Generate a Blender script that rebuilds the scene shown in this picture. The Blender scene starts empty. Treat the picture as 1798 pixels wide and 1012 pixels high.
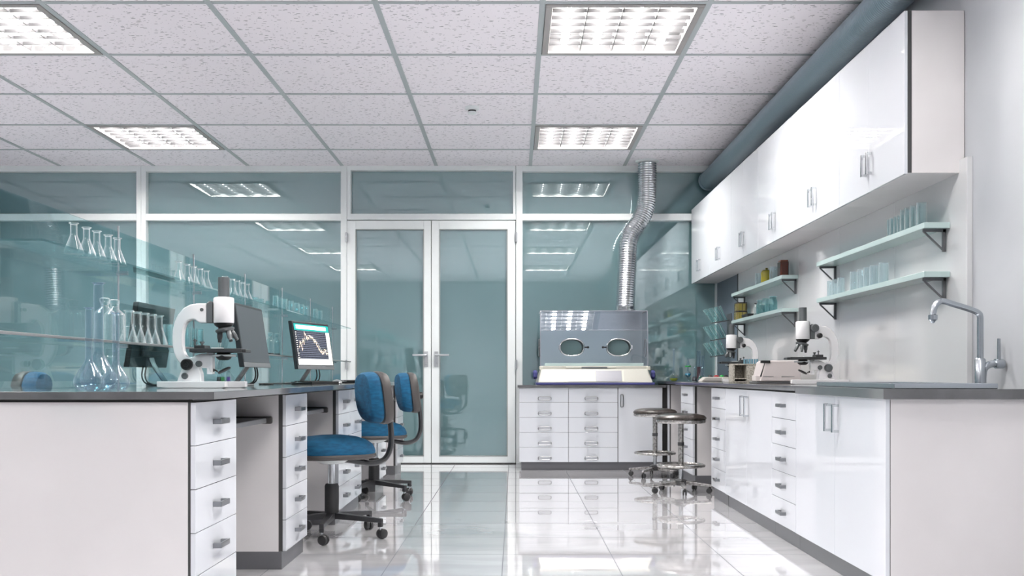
import bpy, math, random
from mathutils import Vector, Matrix
random.seed(7)
S = bpy.context.scene
COL = S.collection
PI = math.pi
def R(d): return math.radians(d)

# ---------------------------------------------------------------- camera
cam_d = bpy.data.cameras.new('camera'); cam = bpy.data.objects.new('camera', cam_d); COL.objects.link(cam)
cam.location = (0, 0, 1.0); cam.rotation_euler = (R(90), 0, 0)
cam_d.sensor_width = 36; cam_d.lens = 36 * 1807 / 1798
cam_d.shift_x = -(903 - 899) / 1798; cam_d.shift_y = (660 - 506) / 1798
cam_d.clip_start = 0.05; cam_d.clip_end = 100
S.camera = cam
# ---------------------------------------------------------------- world, exposure, lamp power
W = bpy.data.worlds.new('world'); S.world = W; W.use_nodes = True
W.node_tree.nodes['Background'].inputs[0].default_value = (.8, .88, 1, 1)
W.node_tree.nodes['Background'].inputs[1].default_value = 0.3
S.view_settings.view_transform = 'Standard'; S.view_settings.look = 'None'
S.view_settings.gamma = 1.0; S.view_settings.use_curve_mapping = False
S.view_settings.exposure = 0.0
TUBE_POWER = 142.0
S.cycles.max_bounces = 10; S.cycles.diffuse_bounces = 5; S.cycles.glossy_bounces = 6
S.cycles.transparent_max_bounces = 40; S.cycles.transmission_bounces = 8
S.cycles.caustics_reflective = False; S.cycles.caustics_refractive = False
S.cycles.sample_clamp_indirect = 20.0

XR = 2.318; YB = 11.696; ZC = 3.385; XL = -6.6; YF = -2.6
XP = -1.907           # glass partition of the left bench

# ---------------------------------------------------------------- materials
def lin(c):
    return tuple(((v/255)/12.92 if v/255 <= .04045 else ((v/255+.055)/1.055)**2.4) for v in c) + (1,)
MATS = {}
def mat(name, col, rough=.5, metal=0, coat=0, spec=.5, coat_rough=.03, emit=None, es=0):
    if name in MATS: return MATS[name]
    m = bpy.data.materials.new(name); m.use_nodes = True
    b = m.node_tree.nodes['Principled BSDF']
    b.inputs['Base Color'].default_value = lin(col) if max(col) > 1 else tuple(col)+(1,)
    b.inputs['Roughness'].default_value = rough; b.inputs['Metallic'].default_value = metal
    b.inputs['Coat Weight'].default_value = coat; b.inputs['Coat Roughness'].default_value = coat_rough
    b.inputs['Specular IOR Level'].default_value = spec
    if emit:
        b.inputs['Emission Color'].default_value = lin(emit) if max(emit) > 1 else tuple(emit)+(1,)
        b.inputs['Emission Strength'].default_value = es
    MATS[name] = m
    return m
def nodes(m): return m.node_tree.nodes, m.node_tree.links, m.node_tree.nodes['Principled BSDF']
def noise_col(m, c1, c2, scale=(5,5,5), detail=4, lo=.4, hi=.6, bump=0, coord='Object'):
    n, l, b = nodes(m)
    tc = n.new('ShaderNodeTexCoord'); mp = n.new('ShaderNodeMapping'); mp.inputs['Scale'].default_value = scale
    nz = n.new('ShaderNodeTexNoise'); nz.inputs['Scale'].default_value = 1; nz.inputs['Detail'].default_value = detail
    cr = n.new('ShaderNodeValToRGB')
    cr.color_ramp.elements[0].position = lo; cr.color_ramp.elements[0].color = lin(c1)
    cr.color_ramp.elements[1].position = hi; cr.color_ramp.elements[1].color = lin(c2)
    l.new(tc.outputs[coord], mp.inputs[0]); l.new(mp.outputs[0], nz.inputs['Vector'])
    l.new(nz.outputs['Fac'], cr.inputs[0]); l.new(cr.outputs[0], b.inputs['Base Color'])
    if bump:
        bp = n.new('ShaderNodeBump'); bp.inputs['Strength'].default_value = bump; bp.inputs['Distance'].default_value = .002
        l.new(nz.outputs['Fac'], bp.inputs['Height']); l.new(bp.outputs[0], b.inputs['Normal'])
    return m
def glassy(name, tint, face=.04, edge=.75, power=3.0, gl=(1,1,1), rough=0.0, edge_white=0):
    """thin clear glass: see-through face on, mirror bright towards the rim"""
    m = bpy.data.materials.new(name); m.use_nodes = True
    n, l = m.node_tree.nodes, m.node_tree.links
    n.clear(); out = n.new('ShaderNodeOutputMaterial')
    tr = n.new('ShaderNodeBsdfTransparent'); tr.inputs[0].default_value = tuple(tint)+(1,)
    g = n.new('ShaderNodeBsdfGlossy'); g.inputs['Roughness'].default_value = rough; g.inputs['Color'].default_value = tuple(gl)+(1,)
    lw = n.new('ShaderNodeLayerWeight'); lw.inputs[0].default_value = .5
    pw = n.new('ShaderNodeMath'); pw.operation = 'POWER'; pw.inputs[1].default_value = power
    mr = n.new('ShaderNodeMapRange'); mr.inputs['To Min'].default_value = face; mr.inputs['To Max'].default_value = edge
    mx = n.new('ShaderNodeMixShader')
    l.new(lw.outputs['Facing'], pw.inputs[0]); l.new(pw.outputs[0], mr.inputs['Value']); l.new(mr.outputs[0], mx.inputs[0])
    if edge_white:     # pale diffuse put into the edges in place of bright reflections
        d = n.new('ShaderNodeBsdfDiffuse'); d.inputs[0].default_value = tuple(gl)+(1,)
        m2 = n.new('ShaderNodeMixShader'); m2.inputs[0].default_value = edge_white
        l.new(g.outputs[0], m2.inputs[1]); l.new(d.outputs[0], m2.inputs[2]); gsock = m2.outputs[0]
    else: gsock = g.outputs[0]
    l.new(tr.outputs[0], mx.inputs[1]); l.new(gsock, mx.inputs[2]); l.new(mx.outputs[0], out.inputs[0])
    MATS[name] = m
    return m

M_white = mat('white_gloss_laminate', (206,210,216), .7, coat=.9, coat_rough=.02, spec=.05)
M_carc = noise_col(mat('pale_carcass_board', (209,207,208), .45), (206,204,205), (213,211,212), (1.5,1.5,1.5), 3)
M_edge = mat('dark_edge_gap', (62,63,64), .5)
M_black = mat('black_gap_shade', (12,12,13), .6)  # flat black painted as the shade inside gaps
M_plinth = mat('grey_plinth', (98,99,103), .35)
M_top = noise_col(mat('grey_worktop', (84,85,87), .16, coat=.9, coat_rough=.06), (80,81,83), (92,93,95), (6,6,6), 4)
M_hand = mat('satin_steel_handle', (150,152,155), .28, 1)
M_dsteel = mat('door_handle_steel', (190,194,198), .35, .7)
M_chrome = mat('chrome', (215,218,220), .12, 1)
M_steel = mat('brushed_steel', (176,182,188), .25, 1)
M_ptrim = mat('white_aluminium_frame', (228,234,235), .3)
M_wall = noise_col(mat('pale_wall_paint', (200,203,206), .55), (168,172,177), (178,182,187), (1,1,1), 3)
# wall plaster grain
n, l, b = nodes(M_wall); _t = n.new('ShaderNodeTexNoise'); _t.inputs['Scale'].default_value = 160; _b = n.new('ShaderNodeBump'); _b.inputs['Strength'].default_value = .15; _b.inputs['Distance'].default_value = .002
l.new(_t.outputs['Fac'], _b.inputs['Height']); l.new(_b.outputs[0], b.inputs['Normal'])
M_panel = mat('white_splash_panel', (196,198,200), .12, coat=.5, coat_rough=.06)
M_darkpanel = mat('slate_blue_panel', (92,103,116), .35)
M_shelf = mat('frosted_pale_shelf', (172,192,191), .25, coat=.3)
M_shelfb = mat('grey_bracket', (96,98,101), .4, .5)
M_duct = mat('galvanised_duct', (140,160,170), .36, .6)
M_hose = mat('aluminium_hose', (196,200,204), .22, .96)
M_cream = mat('cream_plastic', (186,186,178), .35)
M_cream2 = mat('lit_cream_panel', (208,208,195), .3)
M_pgrey = mat('grey_display', (150,151,160), .3)
M_violet = mat('violet_blue_trim', (66,70,130), .35)
M_mwhite = mat('microscope_white', (240,240,242), .22, coat=.5)
M_mdark = mat('microscope_charcoal', (58,60,62), .35)
M_mgrey = mat('microscope_grey_metal', (112,116,118), .35, .6)
M_mblack = mat('matt_black', (22,22,24), .4)
M_rubber = mat('castor_rubber', (44,45,47), .5)
M_cbase = mat('chair_base_charcoal', (48,49,52), .4)
M_cgrey = mat('chair_shell_grey', (72,69,68), .5)
M_cwhite = mat('chair_bracket_pale', (208,214,214), .35)
M_blue = noise_col(mat('blue_fabric', (4,76,112), .85), (3,66,100), (9,92,130), (18,18,60), 6, .3, .7, bump=.6)
M_leather = noise_col(mat('brown_leather', (70,64,60), .3, coat=.2), (44,39,36), (78,72,68), (60,60,60), 5, .35, .7, bump=.5)
M_mottle = noise_col(mat('mottled_chrome', (170,168,166), .25, .9), (146,144,141), (196,194,192), (45,45,45), 5, .4, .6)
M_screen = mat('screen_off', (74,78,84), .3)
M_bezel = mat('black_bezel', (34,38,42), .35)
M_chin = mat('silver_chin', (142,144,146), .35, .4)
M_cable = mat('black_cable', (16,18,20), .5)
M_tile = None
M_gware = glassy('clear_glassware', (.90,.96,.965), .04, 1.0, 1.6, edge_white=.4)
M_gblue = glassy('pale_blue_glassware', (.80,.86,.905), .05, .95, 2.2, (.86,.94,1), edge_white=.2)
M_gteal = glassy('pale_teal_glassware', (.80,.92,.93), .10, .8, 1.8, (.85,.97,.98), edge_white=.4)
M_gdeep = glassy('deep_teal_glassware', (.25,.55,.58), .12, .7, 1.8)
M_gcyan = glassy('cyan_sheet_glass', (.83,.935,.945), .035, 1.0, 6.0)
M_gshelf = glassy('green_shelf_glass', (.74,.88,.89), .05, .8, 5)
M_acr = glassy('smoky_acrylic', (.86,.88,.92), .10, .8, 2.5)
M_jar = glassy('yellow_jar_glass', (.62,.50,.04), .06, .5, 2)
M_brown = mat('brown_bottle_glass', (78,30,12), .1, coat=1)
M_lid = mat('dark_lid', (40,34,30), .4)
def liquid(name, c): return mat(name, c, .12, coat=1)
M_lyel = liquid('yellow_green_liquid', (168,178,20)); M_lcy = liquid('cyan_liquid', (20,150,180))
M_lgr = liquid('dark_green_liquid', (40,96,74)); M_lred = liquid('dark_red_liquid', (100,60,66)); M_lbl = liquid('black_liquid', (40,34,38))
M_green = mat('green_plastic', (20,150,60), .4); M_red = mat('red_plastic', (150,40,44), .4); M_purp = mat('purple_plastic', (90,40,150), .4)
M_tube = bpy.data.materials.new('lit_tube'); M_tube.use_nodes = True
b = M_tube.node_tree.nodes['Principled BSDF']; b.inputs['Emission Color'].default_value = (1,.955,.91,1); b.inputs['Emission Strength'].default_value = TUBE_POWER
M_louv = mat('satin_louvre', (60,60,62), .35)
M_lframe = mat('light_frame_grey', (168,164,162), .4, .2)

# glass of the wall at the end: teal, half mirror
M_pane = bpy.data.materials.new('teal_reflective_glass'); M_pane.use_nodes = True
n, l = M_pane.node_tree.nodes, M_pane.node_tree.links; n.clear()
o_ = n.new('ShaderNodeOutputMaterial'); df = n.new('ShaderNodeBsdfDiffuse'); df.inputs[0].default_value = (.135,.235,.25,1)
gl = n.new('ShaderNodeBsdfGlossy'); gl.inputs['Color'].default_value = (.86,.98,1,1); gl.inputs['Roughness'].default_value = 0.0
mx = n.new('ShaderNodeMixShader'); mx.inputs[0].default_value = .30
l.new(df.outputs[0], mx.inputs[1]); l.new(gl.outputs[0], mx.inputs[2]); l.new(mx.outputs[0], o_.inputs[0])

# floor: polished large tiles, thin joints
M_floor = mat('polished_floor_tile', (205,206,210), .03, spec=.5, coat=1, coat_rough=.012)
M_floor.node_tree.nodes['Principled BSDF'].inputs['Coat IOR'].default_value = 1.65
n, l, b = nodes(M_floor)
tc = n.new('ShaderNodeTexCoord'); sp = n.new('ShaderNodeSeparateXYZ'); l.new(tc.outputs['Object'], sp.inputs[0])
def joint(sock, off, T=.603, w=.0022):
    a = n.new('ShaderNodeMath'); a.operation = 'SUBTRACT'; a.inputs[1].default_value = off; l.new(sock, a.inputs[0])
    p = n.new('ShaderNodeMath'); p.operation = 'PINGPONG'; p.inputs[1].default_value = T/2; l.new(a.outputs[0], p.inputs[0])
    c = n.new('ShaderNodeMath'); c.operation = 'LESS_THAN'; c.inputs[1].default_value = w; l.new(p.outputs[0], c.inputs[0])
    return c.outputs[0]
j1 = joint(sp.outputs[0], -.0617); j2 = joint(sp.outputs[1], 6.363)
jm = n.new('ShaderNodeMath'); jm.operation = 'MAXIMUM'; l.new(j1, jm.inputs[0]); l.new(j2, jm.inputs[1])
mp = n.new('ShaderNodeMapping'); mp.inputs['Scale'].default_value = (1.0, 2.6, 1); l.new(tc.outputs['Object'], mp.inputs[0])
nz = n.new('ShaderNodeTexNoise'); nz.inputs['Scale'].default_value = 1.4; nz.inputs['Detail'].default_value = 6; nz.inputs['Distortion'].default_value = .8
l.new(mp.outputs[0], nz.inputs['Vector'])
cr = n.new('ShaderNodeValToRGB'); cr.color_ramp.elements[0].position = .36; cr.color_ramp.elements[0].color = lin((222,222,226))
cr.color_ramp.elements[1].position = .66; cr.color_ramp.elements[1].color = lin((242,242,245))
l.new(nz.outputs['Fac'], cr.inputs[0])
mc = n.new('ShaderNodeMix'); mc.data_type = 'RGBA'; l.new(jm.outputs[0], mc.inputs['Factor']); l.new(cr.outputs[0], mc.inputs['A'])
mc.inputs['B'].default_value = lin((96,98,104)); l.new(mc.outputs['Result'], b.inputs['Base Color'])
rr = n.new('ShaderNodeMapRange'); rr.inputs['From Min'].default_value = .45; rr.inputs['From Max'].default_value = .75; rr.inputs['To Min'].default_value = .015; rr.inputs['To Max'].default_value = .035
l.new(nz.outputs['Fac'], rr.inputs['Value']); b.inputs['Roughness'].default_value = .03

# ceiling tile: mineral fibre with short worm marks
M_ceil = mat('mineral_fibre_tile', (200,198,202), .9, spec=.1)
n, l, b = nodes(M_ceil)
tc = n.new('ShaderNodeTexCoord')
def worms(scale, rot, thr):
    mp = n.new('ShaderNodeMapping'); mp.inputs['Scale'].default_value = scale; mp.inputs['Rotation'].default_value = (0,0,rot); l.new(tc.outputs['Object'], mp.inputs[0])
    v = n.new('ShaderNodeTexVoronoi'); v.inputs['Scale'].default_value = 1; v.inputs['Randomness'].default_value = 1; l.new(mp.outputs[0], v.inputs['Vector'])
    c = n.new('ShaderNodeMath'); c.operation = 'LESS_THAN'; c.inputs[1].default_value = thr; l.new(v.outputs['Distance'], c.inputs[0])
    return c.outputs[0]
w1 = worms((11,38,1), R(14), .17); w2 = worms((17,52,1), R(-24), .15); w3 = worms((52,19,1), R(20), .10)
m1 = n.new('ShaderNodeMath'); m1.operation = 'MAXIMUM'; l.new(w1, m1.inputs[0]); l.new(w2, m1.inputs[1])
m2 = n.new('ShaderNodeMath'); m2.operation = 'MAXIMUM'; l.new(m1.outputs[0], m2.inputs[0]); l.new(w3, m2.inputs[1])
mc = n.new('ShaderNodeMix'); mc.data_type = 'RGBA'; l.new(m2.outputs[0], mc.inputs['Factor'])
mc.inputs['A'].default_value = lin((246,242,247)); mc.inputs['B'].default_value = lin((158,157,162)); l.new(mc.outputs['Result'], b.inputs['Base Color'])
M_tbar = mat('grey_ceiling_grid', (176,184,186), .4)

# duct ribs
n, l, b = nodes(M_duct); tc = n.new('ShaderNodeTexCoord'); wv = n.new('ShaderNodeTexWave'); wv.bands_direction = 'Y'; wv.inputs['Scale'].default_value = 14
bp = n.new('ShaderNodeBump'); bp.inputs['Strength'].default_value = .5; bp.inputs['Distance'].default_value = .004
l.new(tc.outputs['Object'], wv.inputs['Vector']); l.new(wv.outputs['Fac'], bp.inputs['Height']); l.new(bp.outputs[0], b.inputs['Normal'])

# ---------------------------------------------------------------- mesh builder
class MB:
    def __init__(s): s.v = []; s.f = []; s.sm = []
    def add(s, vs, fs, smooth=False):
        k = len(s.v); s.v += [tuple(v) for v in vs]; s.f += [tuple(i+k for i in f) for f in fs]; s.sm += [smooth]*len(fs); return s
    def box(s, x0, x1, y0, y1, z0, z1):
        if x0 > x1: x0, x1 = x1, x0
        if y0 > y1: y0, y1 = y1, y0
        if z0 > z1: z0, z1 = z1, z0
        return s.add([(x0,y0,z0),(x1,y0,z0),(x1,y1,z0),(x0,y1,z0),(x0,y0,z1),(x1,y0,z1),(x1,y1,z1),(x0,y1,z1)],
                     [(0,3,2,1),(4,5,6,7),(0,1,5,4),(1,2,6,5),(2,3,7,6),(3,0,4,7)])
    def hexa(s, p): # 8 points bottom loop + top loop
        return s.add(p, [(0,3,2,1),(4,5,6,7),(0,1,5,4),(1,2,6,5),(2,3,7,6),(3,0,4,7)])
    def prism(s, pts, fn, t0, t1, smooth=False):
        """polygon pts (a,b) extruded between t0 and t1; fn(a,b,t) -> xyz"""
        n = len(pts); vs = [fn(a,b,t0) for a,b in pts] + [fn(a,b,t1) for a,b in pts]
        s.add(vs, [tuple(range(n))[::-1], tuple(range(n, 2*n))]); k = len(s.v)-2*n
        s.f += [(k+i, k+(i+1)%n, k+n+(i+1)%n, k+n+i) for i in range(n)]; s.sm += [smooth]*n
        return s
    def lathe(s, prof, c=(0,0,0), axis='z', seg=24, mtx=None):
        """prof [(r, h)]; r=0 makes a pole"""
        vs = []; fs = []; rows = []
        for r, h in prof:
            if r < 1e-6: rows.append([len(vs)]); vs.append((0,0,h))
            else:
                rows.append(list(range(len(vs), len(vs)+seg)))
                vs += [(r*math.cos(2*PI*i/seg), r*math.sin(2*PI*i/seg), h) for i in range(seg)]
        for a, b in zip(rows, rows[1:]):
            for i in range(seg):
                j = (i+1) % seg
                if len(a) == 1 and len(b) == 1: continue
                if len(a) == 1: fs.append((a[0], b[j], b[i]))
                elif len(b) == 1: fs.append((a[i], a[j], b[0]))
                else: fs.append((a[i], a[j], b[j], b[i]))
        if axis == 'x': vs = [(z, x, y) for x, y, z in vs]
        elif axis == 'y': vs = [(x, z, -y) for x, y, z in vs]
        if mtx: vs = [tuple(mtx @ Vector(v)) for v in vs]
        return s.add([(x+c[0], y+c[1], z+c[2]) for x,y,z in vs], fs, True)
    def cyl(s, c, r, h, axis='z', seg=24, r2=None, mtx=None):
        r2 = r if r2 is None else r2
        return s.lathe([(0,0),(r,0),(r2,h),(0,h)], c, axis, seg, mtx)
    def ball(s, c, r, seg=14, sz=None):
        n = max(6, seg//2); sz = sz or r
        return s.lathe([(r*math.sin(PI*i/n), -sz*math.cos(PI*i/n)) for i in range(n+1)], c, 'z', seg)
    def tube(s, path, r, seg=10, cap=True, closed=False, flat=None):
        P = [Vector(p) for p in path]; n = len(P); rs = r if isinstance(r, (list,tuple)) else [r]*n
        vs = []; fs = []; up = None
        for i, p in enumerate(P):
            if closed: t = P[(i+1)%n] - P[i-1]
            else: t = P[min(i+1,n-1)] - P[max(i-1,0)]
            t.normalize()
            if up is None:
                a = Vector((0,0,1)) if abs(t.z) < .9 else Vector((1,0,0)); up = (a - t*a.dot(t)).normalized()
            else:
                up = (up - t*up.dot(t)); up.normalize()
            sd = t.cross(up); fa, fb = flat or (1, 1)
            for k in range(seg):
                w = 2*PI*k/seg; vs.append(p + (up*math.cos(w)*fa + sd*math.sin(w)*fb)*rs[i])
        m = n if closed else n-1
        for i in range(m):
            for k in range(seg):
                j = (k+1)%seg; a = i*seg; b2 = ((i+1)%n)*seg
                fs.append((a+k, a+j, b2+j, b2+k))
        if cap and not closed: fs += [tuple(range(seg))[::-1], tuple(range((n-1)*seg, n*seg))]
        return s.add(vs, fs, True)
    def bar(s, a, b, w, h):
        """square bar from a to b"""
        a, b = Vector(a), Vector(b); t = (b-a).normalized(); up = Vector((0,0,1)) if abs(t.z) < .95 else Vector((0,1,0))
        sd = t.cross(up).normalized(); u = sd.cross(t)
        q = [sd*(-w/2)+u*(-h/2), sd*(w/2)+u*(-h/2), sd*(w/2)+u*(h/2), sd*(-w/2)+u*(h/2)]
        return s.hexa([a+k for k in q]+[b+k for k in q])
def circ_path(c, rx, rz, n=28, plane='xz', p=2.0):
    out = []
    for i in range(n):
        t = 2*PI*i/n; a = math.copysign(abs(math.cos(t))**(2/p), math.cos(t))*rx; b = math.copysign(abs(math.sin(t))**(2/p), math.sin(t))*rz
        out.append((c[0]+a, c[1], c[2]+b) if plane == 'xz' else (c[0]+a, c[1]+b, c[2]) if plane == 'xy' else (c[0], c[1]+a, c[2]+b))
    return out
def smooth_path(pts, n=6):
    P = [Vector(p) for p in pts]; out = []
    for i in range(len(P)-1):
        p0 = P[max(i-1,0)]; p1 = P[i]; p2 = P[i+1]; p3 = P[min(i+2,len(P)-1)]
        for k in range(n):
            t = k/n
            out.append(.5*((2*p1)+(p2-p0)*t+(2*p0-5*p1+4*p2-p3)*t*t+(3*p1-p0-3*p2+p3)*t**3))
    out.append(P[-1]); return out

ORG = Vector((0,0,0))
def mkmesh(name, mb, m, org, bevel=0, segs=2, solid=0):
    me = bpy.data.meshes.new(name)
    me.from_pydata([tuple(Vector(v)-org) for v in mb.v], [], mb.f); me.validate(); me.update()
    if len(me.polygons) == len(mb.sm): me.polygons.foreach_set('use_smooth', mb.sm)
    if any(mb.sm): me.set_sharp_from_angle(angle=R(38))
    me.materials.append(m)
    o = bpy.data.objects.new(name, me); COL.objects.link(o)
    if bevel:
        bv = o.modifiers.new('bevel', 'BEVEL'); bv.width = bevel; bv.segments = segs; bv.limit_method = 'ANGLE'; bv.angle_limit = R(40)
    return o
def thing(name, label, cat, loc=(0,0,0), group=None):
    global ORG
    o = bpy.data.objects.new(name, None); COL.objects.link(o); o.location = loc; o.empty_display_size = .1
    o['label'] = label; o['category'] = cat
    if group: o['group'] = group
    ORG = Vector(loc); return o
def part(name, mb, m, parent, bevel=0, label=None, stuff=False, segs=2):
    o = mkmesh(name, mb, m, ORG, bevel, segs); o.parent = parent
    if label: o['label'] = label
    if stuff: o['kind'] = 'stuff'
    return o
def solo(name, mb, m, label, cat, loc=(0,0,0), group=None, bevel=0):
    o = mkmesh(name, mb, m, Vector(loc), bevel); o.location = loc; o['label'] = label; o['category'] = cat
    if group: o['group'] = group
    return o
def struct(name, mb, m, bevel=0, parent=None):
    o = mkmesh(name, mb, m, Vector((0,0,0)), bevel)
    if parent: o.parent = parent
    else: o['kind'] = 'structure'
    return o
def dup(o, loc, rz=0, label=None, group=None, scale=None):
    c = o.copy(); COL.objects.link(c); c.location = loc; c.rotation_euler = (0,0,rz)
    if label: c['label'] = label
    if group: c['group'] = group
    if scale: c.scale = (scale,)*3
    for ch in list(o.children):
        d = ch.copy(); COL.objects.link(d); d.parent = c
        for g in list(ch.children):
            e = g.copy(); COL.objects.link(e); e.parent = d
    return c

# ================================================================ THE ROOM
struct('floor', MB().box(XL, XR, YF, YB+.2, -.1, 0), M_floor)
gm = MB(); k = 0
for i in range(-12, 5):
    x = -.0617+.603*i
    if XL < x < XR: gm.box(x-.0022, x+.0022, YF, YB, 0, .0004)
for j in range(-16, 10):
    y = 6.363+.603*j
    if YF < y < YB: gm.box(XL, XR, y-.0022, y+.0022, 0, .0004)
struct('trim_4', gm, mat('tile_joint', (120,122,128), .9, spec=.1))
struct('wall_right', MB().box(XR, XR+.1, YF, YB+.2, 0, ZC+.2), M_wall)
struct('wall_left', MB().box(XL-.1, XL, YF, YB+.2, 0, ZC+.2), M_wall)
struct('wall_front', MB().box(XL, XR, YF-.1, YF, 0, ZC+.2), M_wall)
struct('wall_back_blocker', MB().box(XL, XR, YB+.1, YB+.2, 0, ZC+.2), M_wall)  # unseen wall added behind the glass to contain the light
gx0, gy0, G = .1812, 6.570, 1.0675
LX = [0, -4]                       # columns of grid cells that hold lights
LY = [0, 3, -3, -6]
lights = [(i, j) for i in LX for j in LY]
cm = MB(); ix = range(-7, 3); jy = range(-9, 5)
for i in ix:
    for j in jy:
        if (i, j) in lights: continue
        x0, x1 = max(XL, gx0+i*G), min(XR, gx0+(i+1)*G); y0, y1 = max(YF, gy0+j*G), min(YB, gy0+(j+1)*G)
        if x1-x0 > .01 and y1-y0 > .01: cm.box(x0, x1, y0, y1, ZC, ZC+.02)
struct('ceiling', cm, M_ceil)
struct('ceiling_slab', MB().box(XL, XR, YF, YB+.1, ZC+.25, ZC+.3), M_wall)
tb = MB()
for i in ix:
    x = gx0+i*G
    if XL < x < XR: tb.box(x-.019, x+.019, YF, YB, ZC-.006, ZC+.004)
for j in jy:
    y = gy0+j*G
    if YF < y < YB: tb.box(XL, XR, y-.017, y+.017, ZC-.005, ZC+.003)
tb.box(XL, XR, YB-.02, YB, ZC-.012, ZC)
tb.box(XR-.02, XR, YF, YB, ZC-.012, ZC)
struct('trim_1', tb, M_tbar)

# end wall: white framed teal glass
def px(x): return (x-903)/154.5
def pz(y): return 1+(660-y)/154.5
YP = YB+.05
def window(name, x0, x1, splits, zb=.09, bars=()):
    """frame around x0..x1 with panes between heights"""
    root = bpy.data.objects.new(name, None); COL.objects.link(root); root['kind'] = 'structure'
    f = MB(); zt = 3.317; zm0, zm1 = pz(388), pz(376)
    f.box(x0, x1, YB-.03, YB+.08, zt, ZC); f.box(x0, x1, YB-.03, YB+.08, zm0, zm1); f.box(x0, x1, YB-.03, YB+.08, 0, zb)
    for a, b_ in splits: f.box(a, b_, YB-.034, YB+.08, 0, ZC)
    e = mkmesh('window_frame', f, M_ptrim, Vector((0,0,0)), .006); e.parent = root
    g = mkmesh('pane', MB().box(x0, x1, YP, YP+.012, zb-.01, zm0+.01), M_pane, Vector((0,0,0))); g.parent = root
    g = mkmesh('transom_pane', MB().box(x0, x1, YP, YP+.012, zm1-.01, zt+.01), M_pane, Vector((0,0,0))); g.parent = root
    return root
window('window_1', XL, px(249.5), [(XL, XL+.09), (px(241), px(249.4))])
window('window_2', px(249.6), px(610), [(px(249.6), px(258)), (px(599), px(609.9))])
window('window_3', px(905.5), XR, [(px(906), px(917.5)), (XR-.03, XR)])
# door head with its own pane
root = bpy.data.objects.new('window_4', None); COL.objects.link(root); root['kind'] = 'structure'
f = MB(); a, b_ = px(610), px(905.4)
f.box(a, b_, YB-.03, YB+.08, 3.33, ZC); f.box(a, b_, YB-.03, YB+.08, pz(387), pz(376)); f.box(a, px(616.5), YB-.029, YB+.08, pz(387), 3.34); f.box(px(900.5), b_, YB-.029, YB+.08, pz(387), 3.34)
e = mkmesh('window_frame', f, M_ptrim, Vector((0,0,0)), .006); e.parent = root
g = mkmesh('pane', MB().box(a, b_, YP, YP+.012, pz(378), 3.34), M_pane, Vector((0,0,0))); g.parent = root
def door(name, x0, x1, p0, p1, hinge_x, hx, hs):
    root = bpy.data.objects.new(name, None); COL.objects.link(root); root['kind'] = 'structure'
    z0, z1 = .012, pz(388.6); q0, q1 = pz(801), pz(404); f = MB(); ya, yb = YB-.045, YB+.02
    f.box(x0, p0, ya, yb, z0, z1); f.box(p1, x1, ya, yb, z0, z1); f.box(p0-.001, p1+.001, ya, yb, z0, q0); f.box(p0-.001, p1+.001, ya, yb, q1, z1)
    def P(nm, mb, m, par=None, bv=0):
        o = mkmesh(nm, mb, m, Vector((0,0,0)), bv); o.parent = par or root; return o
    P('door_frame', f, M_ptrim, bv=.004)
    P('pane', MB().box(p0-.005, p1+.005, YB-.02, YB-.01, q0-.005, q1+.005), M_pane)
    gk = MB()
    for aa in ((p0-.004,p0+.008,q0,q1),(p1-.008,p1+.004,q0,q1),(p0,p1,q0-.004,q0+.006),(p0,p1,q1-.006,q1+.004)): gk.box(aa[0],aa[1],YB-.047,YB-.018,aa[2],aa[3])
    P('glazing_bead', gk, mat('grey_bead', (150,156,156), .5))
    for hz in (417, 800) if False else (418, 641):
        P('hinge', MB().box(hinge_x-.012, hinge_x+.012, YB-.066, YB-.04, pz(hz)-.05, pz(hz)+.05).cyl((hinge_x, YB-.066, pz(hz)-.055), .009, .11, seg=12), M_dsteel)
    h = P('handle_plate', MB().box(hx-.021, hx+.021, YB-.055, YB-.043, 1.10, 1.275).cyl((hx, YB-.06, 1.135), .012, .02, 'y', 12), M_dsteel, bv=.004)
    P('lever', MB().tube([(hx, YB-.05, 1.232), (hx, YB-.095, 1.232), (hx+hs*.012, YB-.1, 1.232), (hx+hs*.15, YB-.1, 1.232)], .012, 10), M_dsteel, h)
door('door_1', px(610.5), px(757.3), px(625.5), px(744.5), px(609.5), px(749), -1)
door('door_2', px(758.3), px(905), px(772), px(891), px(906.5), px(766.5), 1)
struct('trim_2', MB().box(px(598), px(918), YB-.03, YB+.08, 0, .012), M_edge)
struct('trim_3', MB().box(XR-.028, XR, YB-.05, YB-.031, .9, pz(497)), M_ptrim)
struct('baseboard_right', MB().box(XR-.012, XR, YF, 4.4, 0, .08), M_plinth)
struct('baseboard_left', MB().box(XL, XL+.012, YF, YB-.04, 0, .08), M_plinth)

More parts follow.
